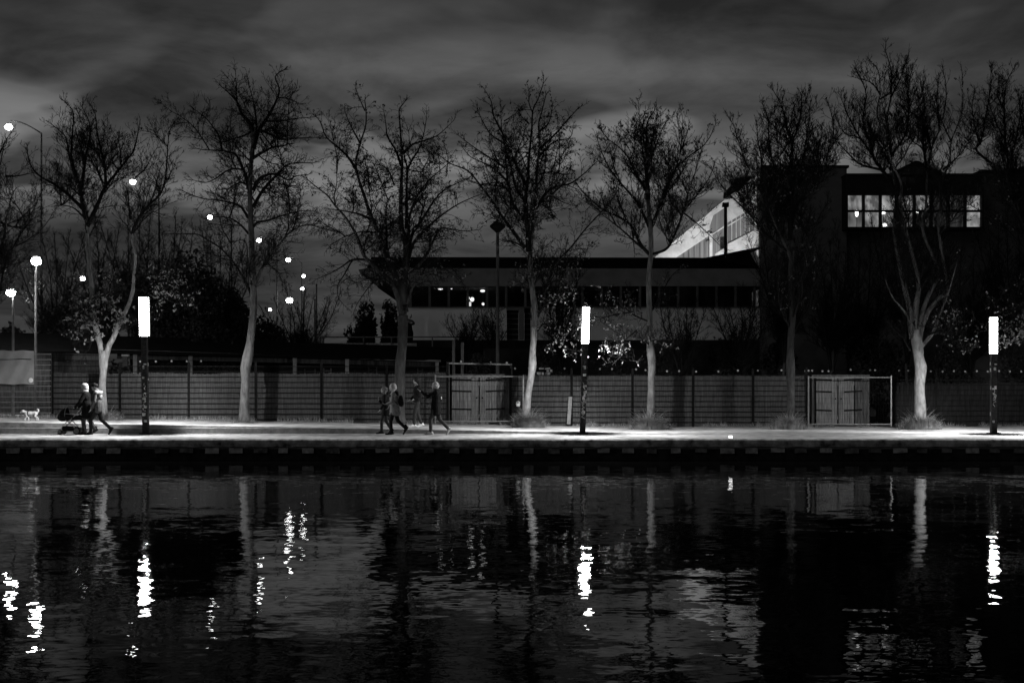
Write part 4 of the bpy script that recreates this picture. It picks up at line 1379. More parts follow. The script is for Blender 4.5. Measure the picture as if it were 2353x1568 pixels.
T.limb('E 790,1120 850,1150 900,1200 870,1220', 2.6, 1)
T.limb('E 880,1060 950,1100 1040,1130', 2.4, .9)
T.limb('U 1236,712 1262,640 1278,602 1308,572 1344,527 1380,488 1404,461 1417,440', 5, 2, -1)
T.limb('F 685,470 700,420 760,340 850,270 950,190 1000,150', 5, 1.6, -1.5, leaf=.35)
T.limb('F 950,190 985,300 1000,430 1010,490 1060,540', 2.4, 1.1, -2.4, leaf=1.6, twig=.8)
T.limb('F 690,560 740,500 790,530 840,610 900,680 980,715 1040,720', 3, 1.1, -2.6, leaf=1.7, twig=.7)
T.limb('F 760,340 860,250 900,200 980,230', 2.6, 1, -1.5, leaf=.8)
T.extra(20, 1225, 560, 260, 1.4, 2.8)
T.done('bare_tree', 'pale tree leaning right, just left of the middle lamp', GT, base(1207, TD))

# straight tree right of the middle lamp
T = Tree(TD, 105, up=.35, twig=.95, leaf=.34)
T.limb('U 1493,985 F 1625,1250 1628,1120 1630,1000 1635,830 1628,740 1620,650 1615,400 1610,200 1610,100 E 1625,1450 1612,1200 1595,1000', 18, 10, .1, True, twig=0, bulge=((0, 5, .04), (.31, 5, .05)))
T.limb('E 1600,1080 1592,920 1590,800 1590,600 1600,480 1650,400', 9, 2, .3, leaf=.6, twig=1.4)
T.limb('E 1610,1290 1530,1120 1460,1030 1380,940 1300,830 1240,700 1210,600', 5.5, 1.4)
T.limb('E 1595,1020 1510,890 1450,760 1380,680 1290,610 1230,530', 5, 1.2)
T.limb('E 1590,900 1560,700 1540,640 1460,590 1400,540', 4.5, 1.3, leaf=.6)
T.limb('E 1620,1300 1640,1270 1700,1110 1760,1010 1830,930 1850,880', 5.5, 2)
T.limb('E 1620,1260 1650,1230 1720,1030 1810,850 1850,720 1890,600 1910,530', 5, 1.2)
T.limb('E 1690,1130 1800,870 1900,760 2000,690 2070,610 2120,500', 5, 1.3)
T.limb('E 1595,850 1620,780 1680,620 1720,520 1760,460', 4.5, 1.2, leaf=.6)
T.limb('E 1592,780 1610,700 1650,560 1670,450', 4, 1.2, leaf=.6)
T.limb('E 1590,700 1560,560 1570,440', 3.5, 1, leaf=.6)
T.limb('E 1625,1500 1750,1450 1830,1290 1880,1150 1920,1000 1970,850 2010,700', 5, 1.2)
T.limb('E 1870,1170 1980,1040 2060,930 2110,810', 4, 1.1)
T.limb('E 1870,1180 1950,1240 2050,1330 2150,1430', 3, 1)
T.limb('E 1615,1500 1550,1430 1490,1310 1440,1250 1350,1200 1250,1150 1120,1040 1050,950', 6, 1.6)
T.limb('E 1560,1450 1500,1400 1400,1310 1270,1210 1180,1150', 4.5, 1.2)
T.limb('E 1440,1250 1380,1090 1340,960', 2.6, .9)
T.limb('E 1240,1180 1180,1120 1120,1170', 2.4, 1)
T.limb('E 1590,980 1540,930 1500,840', 4, 1.3)
T.limb('E 1480,1320 1490,1400 1500,1500', 3, 1)
T.limb('F 1625,680 1600,660 1550,620 1500,600', 3, 1.1, -1.5, leaf=.9, twig=1.6)
T.limb('F 1615,480 1480,420 1380,330 1300,250 1220,220', 3.4, 1, -1.5, leaf=.6)
T.limb('F 1480,400 1350,420 1210,460 1260,510 1330,560 1380,590', 2.4, 1, -1.6, leaf=.9, twig=1.5)
T.limb('F 1500,560 1410,640 1400,700', 2.2, 1, -1.2, leaf=.7)
T.limb('F 1480,770 1400,770 1330,750 1250,715', 2.2, 1, -2.0, leaf=.8)
T.limb('F 1635,680 1690,650 1740,690 1800,680', 2.6, 1, -1, leaf=.7)
T.limb('F 1615,420 1700,280 1800,100 1900,30', 4, 1.2)
T.extra(20, 1490, 560, 260, 1.4, 2.8)
T.done('bare_tree', 'straight leafy topped tree to the right of the middle lamp', GT, base(1493, TD))

# unlit tree left of the right gate
T = Tree(49.0, 106, up=.4, twig=1.5, leaf=.12, bark=M_barkd)
T.limb('U 1815,985 H 785,1300 790,1100 785,900 788,800 790,700 800,500 790,300 800,100 G 640,1500 632,1350', 19, 12, .1, True, twig=0, bulge=((0, 5, .04), (.3, 4, .06)))
T.limb('G 634,1400 630,1200 640,1000 640,800 650,690 700,550 710,420 710,380', 9, 2)
T.limb('G 648,720 600,580 570,450 500,320', 4.5, 1.2)
T.limb('G 640,1560 600,1450 470,1150 440,960 320,850 260,700 230,600 200,540', 6, 1.4)
T.limb('G 430,950 420,800 400,700 390,580', 4, 1.2)
T.limb('G 460,1100 500,1000 520,900 480,750 470,540 430,430', 5, 1.2)
T.limb('G 640,830 560,720 500,640', 3.6, 1.3)
T.limb('G 640,1300 680,1150 790,1020 870,900 900,760 940,600 900,420', 5, 1.2)
T.limb('G 645,1060 690,980 720,820 750,650 770,450', 4.5, 1.2)
T.limb('G 635,1320 560,1150 400,1000 340,900', 4, 1.2)
T.limb('G 600,1480 450,1350 350,1230 210,1090 130,1000 70,900', 5, 1.2)
T.limb('G 300,1170 220,950 150,850', 3, 1)
T.limb('G 640,950 570,870 540,760 560,640', 3.4, 1)
T.limb('G 700,1100 620,1000 560,900', 3, 1)
T.limb('G 330,880 290,800 270,650', 3, 1)
T.limb('H 795,650 720,480 700,300 690,150', 5, 1.2)
T.limb('H 795,700 870,520 950,330 990,150', 4.5, 2)
T.limb('H 790,600 850,420 870,250 900,100 G 760,1400 830,1250 900,1120', 4.5, 1.2)
T.extra(20, 1815, 560, 240, 1.6, 3.0)
T.done('bare_tree', 'dark unlit tree just left of the bright tubular barrier', GT, base(1815, 49.0))

# the thick pollarded tree
T = Tree(48.7, 107, up=.45, twig=1.7, leaf=.02, bark=M_bark)
T.limb('U 2113,985 H 1660,1260 1655,1100 1652,1000 1658,900 1648,820 1640,750 1628,690 1622,640', 29, 17, 0, True, twig=0, bulge=((0, 6, .06), (.60, 7, .09), (.85, 8, .12)))
T.limb('H 1605,700 1595,620 1580,480 1545,330 1510,150 1480,0 G 1370,1350 1380,1200 1385,1050 1350,850 1340,680 1320,530 1350,380 1350,200 1310,50', 10, 1.8, .5, twig=.7)
T.limb('H 1615,690 1620,560 1625,480 1640,300 G 1425,1200 1420,1000 1350,830 1300,650 1250,500 1270,350 1260,200 1200,120', 9, 1.6, -.9, twig=.7)
T.limb('H 1640,700 1645,620 1700,440 1760,320 1790,260 G 1580,1350 1600,1150 1610,900 1640,750 1700,600 1740,420 1740,280 1720,200', 8.5, 1.6, .9, twig=.7)
T.limb('H 1655,710 1665,640 1710,520 1790,420 1840,370 G 1690,1330 1710,1150 1720,960 1770,850 1780,700 1850,500 1860,230', 8, 1.6, -.6, twig=.7)
T.limb('H 1660,760 1690,720 1740,660 1790,540 1810,480 1850,380 1900,200', 8, .8, -1.0, twig=.5)
T.limb('H 1600,660 1575,560 1520,480 1470,420 1420,300', 6, .8, -.6)
T.limb('H 1640,640 1640,480 1650,350 1640,200', 7, 4, .6)
T.limb('G 1385,1050 1310,930 1230,820 1200,700 1150,550 1170,350 1100,180', 6, 1.3)
T.limb('G 1240,830 1130,680 1020,640 960,540', 4.5, 1.2)
T.limb('G 1300,920 1280,900 1130,860 1040,780 930,660', 5, 1.2)
T.limb('G 1140,690 1060,550 980,360', 3, 1)
T.limb('G 1608,900 1580,700 1590,450 1560,250', 5, 1.2)
T.limb('G 1345,800 1450,650 1480,450 1460,270', 4.5, 1.1)
T.limb('G 1350,380 1410,260 1470,100', 3.4, 1)
T.limb('G 1265,400 1350,330 1330,200', 3, 1)
T.limb('G 1640,760 1590,600 1510,500', 3, 1)
T.limb('G 1700,620 1680,450 1690,260', 3.4, 1)
T.limb('G 1780,700 1700,520 1670,380', 3, 1)
T.limb('G 1720,900 1850,780 1940,640', 3.4, 1)
T.limb('G 1270,360 1210,280 1090,240', 2.6, .9)
T.limb('H 1700,680 1780,650 1870,620 1930,720 2040,750', 3, 1, -2.2, leaf=.35)
T.limb('H 1780,560 1830,640 1900,730 1980,790', 2.4, 1, -2, leaf=.3)
T.limb('H 1590,780 1540,700 1460,620', 2.6, 1, -1)
T.extra(14, 2110, 560, 200, 1.8, 3.0)
T.done('pollarded_tree', 'thickest pale pollarded tree with knobbly trunk, left of the right lamp', GT, base(2110, 48.7))

# off the right edge
T = Tree(48.9, 108, up=.35, twig=1.5, leaf=.06)
T.limb('U 2432,985 2430,900 2425,800 2420,700 2412,620 2400,540', 22, 13, .2, True, twig=0)
T.limb('U 2415,640 2380,560 2340,480 2310,400 2300,330', 9, 1.6)
T.limb('G 2290,1230 2250,1000 2180,800 2160,500 2170,300 2230,170', 6.5, 1.4)
T.limb('G 2320,1330 2150,1000 2060,850 1880,740', 5.5, 1.3)
T.limb('G 2060,850 1960,760 1990,700 2020,550 2070,250 2060,170', 4.5, 1.2)
T.limb('G 1990,720 1950,600 1930,450 1950,330', 3.2, 1)
T.limb('G 2170,700 2100,560 2050,430', 3.4, 1)
T.limb('G 2200,850 2260,600 2300,350', 4, 1.1)
T.limb('G 2165,480 2110,360 2130,240', 3, 1)
T.limb('U 2410,600 2380,500 2370,400 2350,300 2340,220', 7, 1.4)
T.limb('G 2330,1500 2200,1350 2050,1230 1930,1160', 4, 1.1)
T.limb('U 2422,760 H 2400,640 2352,700 2300,712 2260,725 2180,742', 3.0, 1.1, -3.6, leaf=2.4, twig=1.2)
T.limb('U 2420,740 H 2360,600 2300,560 2240,600 2180,660', 2.4, 1, -3.2, leaf=.2, twig=.7)
T.limb('U 2420,720 H 2300,480 2200,560 2120,640 2060,650', 2.4, 1, -3.4, leaf=.2, twig=.6)
T.limb('U 2415,680 H 2280,420 2150,450 2040,540 1990,600', 2.2, 1, -2.5, leaf=.2, twig=.6)
T.extra(10, 2390, 560, 300, 1.6, 3)
T.done('bare_tree', 'bare tree cut off by the right edge behind the right lamp', GT, base(2432, 48.9))

# ------------------------------------------------------------------ trees and shrubs behind the fences
def fan_tree(u, D, v_top, stems, spread, seed, label, name='bare_tree', group='bare trees behind the fences', leaf=0.0, w=6, twig=1.1, fork=.25):
    T = Tree(D, seed, up=.4, twig=twig, leaf=leaf, bark=M_barkd)
    vb = V0 + HC * F / D
    rnd = random.Random(seed * 7 + 1)
    H = vb - v_top
    vf = vb - H * fork
    T.limb('U %f,%f %f,%f %f,%f' % (u, vb, u + rnd.uniform(-4, 4), vb - H * fork * .5, u + rnd.uniform(-4, 4), vf), w * 1.7, w * 1.5, 0, True, twig=0)
    for i in range(stems):
        f = (i + .5) / stems * 2 - 1
        tip = (u + f * spread + rnd.uniform(-.1, .1) * spread, v_top + H * .12 * abs(f) + rnd.uniform(0, .16) * H)
        m1 = (u + f * spread * .25, vf - (vf - tip[1]) * .3)
        m2 = (u + f * spread * .65 + rnd.uniform(-8, 8), vf - (vf - tip[1]) * .66)
        T.limb('U %f,%f %f,%f %f,%f %f,%f' % (u, vf + 3, *m1, *m2, *tip), w * rnd.uniform(.7, 1.1), 1.1, rnd.uniform(-2.2, 2.2))
    return T.done(name, label, group, (P(u, 0, D).x, D, -.06))
fan_tree(1912, 57, 500, 8, 95, 201, 'dark fan shaped bare tree in front of the brick block, left of the lit bay')
fan_tree(1985, 60, 540, 6, 80, 202, 'dark bare tree below the left end of the lit bay window', w=5)
fan_tree(1568, 55, 660, 6, 70, 203, 'small dark bare tree right of the straight tree, before the pale wall', w=4.5)
fan_tree(1700, 56, 640, 7, 80, 204, 'thin bare tree in front of the right end of the pale wall', w=4)
fan_tree(1290, 62, 520, 6, 70, 205, 'faint bare tree behind the leaning tree and pavilion roof', w=4, leaf=.2)
fan_tree(2230, 58, 560, 7, 90, 206, 'dark bare tree before the right end of the brick block', w=5)
fan_tree(1800, 58, 430, 7, 90, 221, 'dark bare tree hugging the left corner of the brick block', w=4.5)
fan_tree(2085, 57, 430, 8, 100, 222, 'dark bare tree standing below the middle of the lit bay window', w=5)
fan_tree(2320, 60, 420, 7, 90, 223, 'dark bare tree at the right edge before the brick block', w=5)
fan_tree(130, 60, 470, 7, 120, 207, 'far bare tree with thin stems left of the forked tree', w=4.5)
fan_tree(330, 67, 455, 8, 110, 224, 'far veil like bare tree right of the forked tree', w=3.5, twig=1.4)
fan_tree(500, 70, 500, 8, 110, 225, 'far veil like bare tree behind the slim tree', w=3.5, twig=1.4)
fan_tree(230, 72, 470, 8, 120, 226, 'far veil like bare tree between the left mast lamps', w=3.5, twig=1.4)
fan_tree(395, 66, 480, 7, 90, 208, 'far bare tree rising behind the dark bush by the left lamp', w=4.5)
fan_tree(690, 80, 640, 10, 110, 209, 'low wide bare shrub under the low mast lamps', name='bare_shrub', w=3, twig=1.0, fork=.3)
fan_tree(1075, 70, 705, 9, 50, 210, 'bare shrub with upright twigs before the pale pavilion wall', name='bare_shrub', w=2.4, twig=1.0, fork=.5)
fan_tree(1130, 70.5, 690, 7, 45, 211, 'thin bare shrub beside the diamond lantern post', name='bare_shrub', w=2.2, twig=1.0, fork=.5)

def bush(u, v0, v1, w, D, n, label, seed, ls=.12, name='evergreen_bush', group='dark bushes behind the fences', m=None, spike=False, lobes=9):
    rnd = random.Random(seed)
    p0, p1 = P(u, v0, D), P(u, v1, D)
    zb = 0.0
    H = p1.z - zb
    W = w / F * D / 2
    t = thing(name, label, 'bush', (p0.x, D, -.06), group)
    cl = []
    for i in range(lobes):
        f = rnd.random()
        a = rnd.uniform(0, 2 * math.pi)
        rr = W * (.25 + .6 * rnd.random()) * (1 - .45 * f)
        cl.append((Vector((p0.x + math.cos(a) * rr, D + math.sin(a) * rr * .8, zb + H * (.2 + .62 * f))), W * rnd.uniform(.28, .48), H * rnd.uniform(.13, .2)))
    st = MB()
    for c, r1, r2 in cl:
        q = Vector((p0.x + rnd.uniform(-.2, .2), D, -.05))
        st.tube([q, q.lerp(c, .5) + Vector((0, 0, .25)), c], [.06, .04, .02], 5)
    st.build('stems', M_twig, t)
    f = MB()
    for i in range(n):
        c, r1, r2 = rnd.choice(cl)
        d = rvec(rnd) * (rnd.random() ** .45)
        p = c + Vector((d.x * r1, d.y * r1, d.z * r2))
        if p.z < .05:
            continue
        leafquad(f, p, ls * rnd.uniform(.6, 1.5), rnd, -.5 if spike else .2)
    if spike:
        for i in range(int(n / 60)):
            c, r1, r2 = rnd.choice(cl)
            q = c + Vector((rnd.uniform(-r1, r1), rnd.uniform(-r1, r1), r2 * rnd.uniform(.7, 1.3)))
            for k in range(14):
                leafquad(f, q + Vector((rnd.uniform(-.08, .08), rnd.uniform(-.08, .08), k * .045)), ls * (1.1 - k * .05), rnd, -.7)
    f.build('foliage', m or M_everg, t)
    return t
bush(440, 800, 560, 250, 63, 14000, 'largest dark evergreen bush behind the shed, right of the left lamp', 301, .17, lobes=16)
bush(320, 800, 600, 190, 61.5, 9000, 'dark evergreen bush behind the shed, by the glowing left lamp head', 302, .16, lobes=11)
bush(160, 800, 660, 230, 60.5, 9000, 'dark bush behind the shed and the forked tree', 303, .16, lobes=12)
bush(20, 800, 700, 180, 60.5, 6000, 'dark bush under the blazing lamps at the left edge', 304, .16, lobes=11)
bush(530, 800, 640, 150, 66, 8000, 'dark evergreen bush behind the shed, left of the slim trunk', 317, .16, lobes=11)
bush(600, 800, 700, 170, 70, 6000, 'dark bush behind the shed right of the slim trunk', 305, .16, lobes=10)
bush(832, 800, 716, 86, 79.5, 4500, 'spiky dark conifer bush beyond the railing, left of two', 306, .22, spike=True, lobes=7)
bush(896, 800, 690, 84, 79.5, 5000, 'spiky dark conifer bush beyond the railing, taller of two', 307, .22, spike=True, lobes=7)
bush(1265, 880, 770, 110, 57, 4000, 'dark bush right behind the leaning tree', 308, .12, lobes=8)
bush(1400, 880, 790, 140, 57.5, 4500, 'dark bush behind the fence right of the middle lamp', 309, .12, lobes=9)
bush(1530, 880, 770, 130, 58, 4500, 'dark bush behind the straight tree', 310, .12, lobes=9)
bush(1655, 880, 750, 150, 58, 5500, 'wide dark bush behind the fence, left of the unlit tree', 311, .13, lobes=10)
bush(1780, 880, 740, 110, 59, 4000, 'dark bush behind the unlit tree', 312, .13, lobes=8)
bush(2020, 885, 760, 190, 58, 6000, 'dark bush behind the right plank gate', 313, .13, lobes=11)
bush(2200, 890, 740, 190, 57, 6000, 'dark bush between the thick tree and the right lamp', 314, .13, lobes=11)
bush(2350, 890, 730, 160, 57, 5000, 'dark bush behind the right lamp at the picture edge', 315, .13, lobes=9)
bush(1120, 870, 800, 120, 61, 3500, 'dark bush behind the pergola beam', 316, .12, lobes=8)

# tufts of dry grass at the feet of the trees
def tuft(u, D, w, h, n, label, seed):
    rnd = random.Random(seed)
    x0 = P(u, 0, D).x
    b = MB()
    for i in range(n):
        a, r = rnd.uniform(0, 2 * math.pi), w * rnd.random() ** .8 * (1 + .3 * math.sin(seed + i % 7))
        x, y = x0 + math.cos(a) * r, D + math.sin(a) * r * .6
        z = tz(x) - .01
        f = 1 - .5 * r / w
        l = h * f * rnd.uniform(.3, 1.0) * (1.3 if rnd.random() < .08 else .85)
        d = Vector((math.cos(a) * rnd.uniform(.1, .8), math.sin(a) * rnd.uniform(.1, .8), 1)).normalized()
        q = Vector((x, y, z))
        m = q + d * l * .55
        e = m + (d + Vector((math.cos(a) * .5, math.sin(a) * .5, -.25))).normalized() * l * .5
        s = Vector((-math.sin(a + rnd.uniform(-1, 1)), math.cos(a), 0)) * .009
        b.add([q - s, q + s, m + s * .8, m - s * .8, e], [(0, 1, 2, 3), (3, 2, 4)])
    tag(b.build('grass_tuft', M_grass, None, origin=(x0, D, tz(x0))), label, 'grass', 'grass tufts at the tree feet')
tuft(252, 48.1, .45, .65, 700, 'thin grass tuft at the foot of the forked tree', 401)
tuft(562, 48.2, .5, .22, 400, 'low grass tuft at the foot of the slim tree', 402)
tuft(1214, 48.0, .5, 1.0, 2200, 'pale bushy grass tuft at the foot of the leaning tree', 403)
tuft(1490, 48.0, .6, 1.0, 2200, 'bushy grass tuft at the foot of the straight tree', 404)
tuft(1812, 48.4, .6, .9, 1500, 'dark grass tuft at the foot of the unlit tree', 405)
tuft(2114, 48.1, .62, .95, 2400, 'pale dense grass tuft around the thick pollarded trunk', 406)
# weeds along the foot of the fences
rnd = random.Random(77)
b = MB()
for i in range(5200):
    u = rnd.uniform(-60, 2420)
    x = fx(u)
    if mnoise.noise(Vector((x * .8, 3, 0))) < -.15:
        continue
    y = fy(x) - rnd.random() ** 2 * .55
    z = tz(x) - .01
    l = rnd.uniform(.05, .2) * (1.3 + mnoise.noise(Vector((x * 1.5, 8, 0))))
    q = Vector((x, y, z)); e = q + Vector((rnd.uniform(-.6, .6), rnd.uniform(-.6, .3), 1)).normalized() * l
    s = Vector((.008, .003, 0))
    b.add([q - s, q + s, e], [(0, 1, 2)])
tag(b.build('weeds', M_grass, None), 'low weeds growing along the foot of the fences', 'weeds', kind='stuff')
# ------------------------------------------------------------------ people, pram, dog
GP = 'people walking on the quay'
class Fig:
    """local axes: f forward (towards -X), l the person's left (towards the canal), u up"""
    def __init__(s, name, label, x, y, z, H, turn=0.0, group=GP, cat='person'):
        s.o = (x, y, z); s.k = H / 1.75
        s.c, s.sn = math.cos(turn), math.sin(turn)
        s.t = thing(name, label, cat, (x, y, z), group)
    def W(s, f, l, u):
        f, l = f * s.c - l * s.sn, f * s.sn + l * s.c
        return Vector((s.o[0] - f * s.k, s.o[1] - l * s.k, s.o[2] + u * s.k))
    def rot(s):
        return Matrix(((-s.c, s.sn, 0), (-s.sn, -s.c, 0), (0, 0, 1)))
    def cap(s, b, a, ra, c, rc, n=10):
        b.cap(s.W(*a), ra * s.k, s.W(*c), rc * s.k, n)
    def ell(s, b, c, r, tilt=None, n=12, m=9):
        rt = s.rot()
        if tilt:
            rt = rt @ Matrix.Rotation(tilt, 3, 'Y')
        b.ell(s.W(*c), tuple(k * s.k for k in r), n, m, rt)
    def hand(s, b, w, d, curl=.5, side=1):
        # palm, four unequal bent fingers and a thumb from the palm's side; d = pointing direction (f, l, u)
        d = Vector(d).normalized()
        a = Vector((0, 1, 0)) - d * d.y
        a = a.normalized() if a.length > .2 else Vector((1, 0, 0))
        n = d.cross(a).normalized()
        w = Vector(w)
        pc = w + d * .045
        s.cap(b, w, .024, w + d * .03, .026, 8)
        for off in (-.024, -.008, .008, .024):
            s.cap(b, w + d * .02 + a * off * .7, .016, w + d * .085 + a * off, .015, 8)
        for off, ln in ((-.030, .062), (-.010, .075), (.010, .08), (.030, .07)):
            p0 = w + d * .088 + a * off
            d1 = (d + n * curl * .5).normalized()
            d2 = (d + n * curl * 1.4).normalized()
            p1 = p0 + d1 * ln * .5
            p2 = p1 + d2 * ln * .5
            s.cap(b, p0, .0105, p1, .010, 6); s.cap(b, p1, .010, p2, .009, 6)
        t0 = w + d * .035 + a * .03 * side
        t1 = t0 + (d * .6 + a * .8 * side).normalized() * .04
        s.cap(b, t0, .014, t1, .012, 6); s.cap(b, t1, .012, t1 + (d + n * curl * .4).normalized() * .035, .010, 6)
    def body(s, J):
        """J: joints. build the whole body as one skin, then the clothes as children"""
        s.J = J
        b = MB()
        lean = J.get('lean', .03)
        hip, chest, neck = (0, 0, .94), (lean * .7, 0, 1.28), (lean, 0, 1.47)
        s.hip, s.chest, s.neck = hip, chest, neck
        head = J.get('head', (lean + .045, 0, 1.625))
        s.head = head
        s.ell(b, (chest[0], 0, 1.27), (.105, .155, .2))
        s.ell(b, (lean * .4, 0, 1.08), (.10, .14, .16))
        s.ell(b, (0, 0, .95), (.115, .165, .13))
        s.cap(b, (chest[0], -.15, 1.40), .06, (chest[0], .15, 1.40), .06)
        s.cap(b, (lean - .01, 0, 1.42), .062, (head[0] - .02, 0, head[2] - .07), .052)
        s.ell(b, (head[0] - .008, 0, head[2] + .022), (.098, .076, .10))
        s.ell(b, (head[0] + .025, 0, head[2] - .045), (.066, .058, .075))
        s.cap(b, (head[0] + .085, 0, head[2] + .01), .012, (head[0] + .108, 0, head[2] - .025), .017, 8)   # nose
        s.cap(b, (head[0] + .082, -.018, head[2] - .062), .010, (head[0] + .082, .018, head[2] - .062), .010, 6)   # lips
        s.cap(b, (head[0] + .075, -.0, head[2] - .098), .018, (head[0] + .07, .0, head[2] - .098), .018, 6)   # chin
        s.cap(b, (head[0] + .088, -.04, head[2] + .032), .010, (head[0] + .088, .04, head[2] + .032), .010, 6)   # brow
        for q in (-1, 1):
            s.ell(b, (head[0] - .01, q * .076, head[2] - .005), (.022, .012, .034))
        for q, S in ((1, 'L'), (-1, 'R')):
            sh = (chest[0], q * .19, 1.40)
            el, wr = J['el' + S], J['wr' + S]
            s.cap(b, sh, .055, el, .042); s.cap(b, el, .042, wr, .029)
            d = Vector(wr) - Vector(el)
            s.hand(b, wr, J.get('hd' + S, d), J.get('curl' + S, .6), q)
            hp = (0, q * .09, .92)
            kn, an = J['kn' + S], J['an' + S]
            s.cap(b, hp, .088, kn, .058); s.cap(b, kn, .057, an, .040)
            to = J.get('to' + S) or (an[0] + .15, an[1], max(.03, an[2] - .05))
            s.cap(b, an, .042, to, .03)
        remeshed(b, 'body', M_skin, s.t, .011, 3)
        e = MB()
        for q in (-1, 1):
            s.ell(e, (head[0] + .085, q * .032, head[2] + .012), (.008, .011, .007), n=8, m=6)
        e.build('eyes', M_nose, s.t, True)
    def coat(s, m, hem=.80, fat=0.0, flare=.0, name='jacket', skirt=None):
        J = s.J; b = MB(); c = s.chest[0]
        s.ell(b, (c, 0, 1.27), (.135 + fat, .19 + fat * .5, .235))
        s.cap(b, (c, -.165, 1.405), .073 + fat * .5, (c, .165, 1.405), .073 + fat * .5)
        s.ell(b, (c * .6, 0, 1.08), (.135 + fat, .18 + fat * .5, .2))
        s.cap(b, (c, 0, 1.44), .085, (s.neck[0] + .01, 0, 1.495), .074)
        z = 1.06
        while z > hem:
            f = (1.06 - z) / max(.01, 1.06 - hem)
            s.ell(b, ((skirt or 0) * f, 0, z), (.135 + fat + flare * f, .18 + fat * .5 + flare * .4 * f, .07))
            z -= .025
        b2 = (1.06 - hem)
        s.ell(b, ((skirt or 0), 0, hem + .03), (.135 + fat + flare, .18 + fat * .5 + flare * .4, .035))
        for q, S in ((1, 'L'), (-1, 'R')):
            el, wr = Vector(J['el' + S]), Vector(J['wr' + S])
            s.cap(b, (c, q * .185, 1.395), .076 + fat * .4, el, .062 + fat * .3)
            s.cap(b, el, .062 + fat * .3, el.lerp(wr, .93), .047 + fat * .2)
        remeshed(b, name, m, s.t, .013, 8)
    def trousers(s, m, wide=0.0):
        J = s.J; b = MB()
        s.ell(b, (0, 0, .94), (.125, .175, .13))
        for q, S in ((1, 'L'), (-1, 'R')):
            hp = (0, q * .09, .91)
            kn, an = J['kn' + S], J['an' + S]
            s.cap(b, hp, .103, kn, .072 + wide); s.cap(b, kn, .072 + wide, Vector(kn).lerp(Vector(an), .94), .056 + wide)
        remeshed(b, 'trousers', m, s.t, .013, 4)
    def shoes(s, m, high=False):
        J = s.J
        for S in ('L', 'R'):
            an = Vector(J['an' + S])
            to = Vector(J.get('to' + S) or (an[0] + .15, an[1], max(.03, an[2] - .05)))
            d = (to - an); d = d.normalized()
            down = Vector((d.z * 1.0, 0, -d.x)) if d.x >= 0 else Vector((0, 0, -1))
            down = Vector((d.z, 0, -d.x))
            if down.z > 0: down = -down
            heel = an + down * .04 - d * .03
            b = MB()
            s.cap(b, heel, .042, to + d * .03, .033); s.cap(b, an + Vector((0, 0, .02 if not high else .09)), .052, heel, .045)
            s.cap(b, an, .05, an.lerp(to, .6), .042)
            s.cap(b, heel + down * .018 - d * .01, .034, to + d * .045 + down * .004, .03)
            remeshed(b, 'shoe', m, s.t, .011, 3)
    def hair(s, m, long=0.0, name='hair', puff=0.0, back=0.0):
        h = s.head; b = MB()
        s.ell(b, (h[0] - .022 - puff * .3, 0, h[2] + .036), (.106 + puff, .096 + puff, .106 + puff))
        s.ell(b, (h[0] - .06 - back, 0, h[2] - .01), (.072 + puff + back * .4, .094 + puff, .10))
        if long:
            for q in (-1, 0, 1):
                s.cap(b, (h[0] - .03, q * .062, h[2]), .055, (h[0] - .045, q * .085, h[2] - long), .045)
        rh = random.Random(int(h[2] * 1e4) + int(s.o[0] * 100))
        for k in range(34):            # locks standing off the head
            a = rvec(rh)
            if a.x > .35 and a.z < .45:
                continue
            p = (h[0] - .025 + a.x * .10, a.y * .095, h[2] + .03 + a.z * .10)
            s.cap(b, p, .020, (p[0] - .03, p[1] * 1.12, p[2] - .035), .012, 6)
        remeshed(b, name, m, s.t, .011, 1)

YC = 43.45
def ux(u, d): return (u - U0) / F * d

# woman in the fluffy hood, pushing the pram
f = Fig('person', 'person in black coat and white fluffy hat, pushing the pram', ux(200, 43.75), 43.75, 0, 1.70)
J = dict(lean=.05, elL=(.16, .27, 1.12), wrL=(.36, .17, .93), hdL=(.9, -.1, -.35), curlL=1.4,
         elR=(.14, -.27, 1.12), wrR=(.36, -.17, .93), hdR=(.9, .1, -.35), curlR=1.4,
         knL=(.10, .09, .48), anL=(.06, .09, .085), knR=(-.06, -.09, .48), anR=(-.26, -.09, .16), toR=(-.16, -.09, .06))
f.body(J); f.coat(M_coatk, .58, .02, .05, 'coat'); f.trousers(M_trousg, .015); f.shoes(M_shoek, True)
b = MB(); h = f.head
f.ell(b, (h[0] - .005, 0, h[2] + .055), (.125, .115, .10)); f.ell(b, (h[0] - .045, 0, h[2] - .03), (.11, .115, .12))
f.ell(b, (h[0] - .02, 0, h[2] - .13), (.13, .13, .07))
for k in range(46):
    a = rvec(random.Random(900 + k)); f.ell(b, (h[0] - .02 + a.x * .11, a.y * .11, h[2] + .03 + abs(a.z) * .11), (.022, .022, .022), n=6, m=5)
remeshed(b, 'fluffy_hat', M_fluff, f.t, .011, 1)

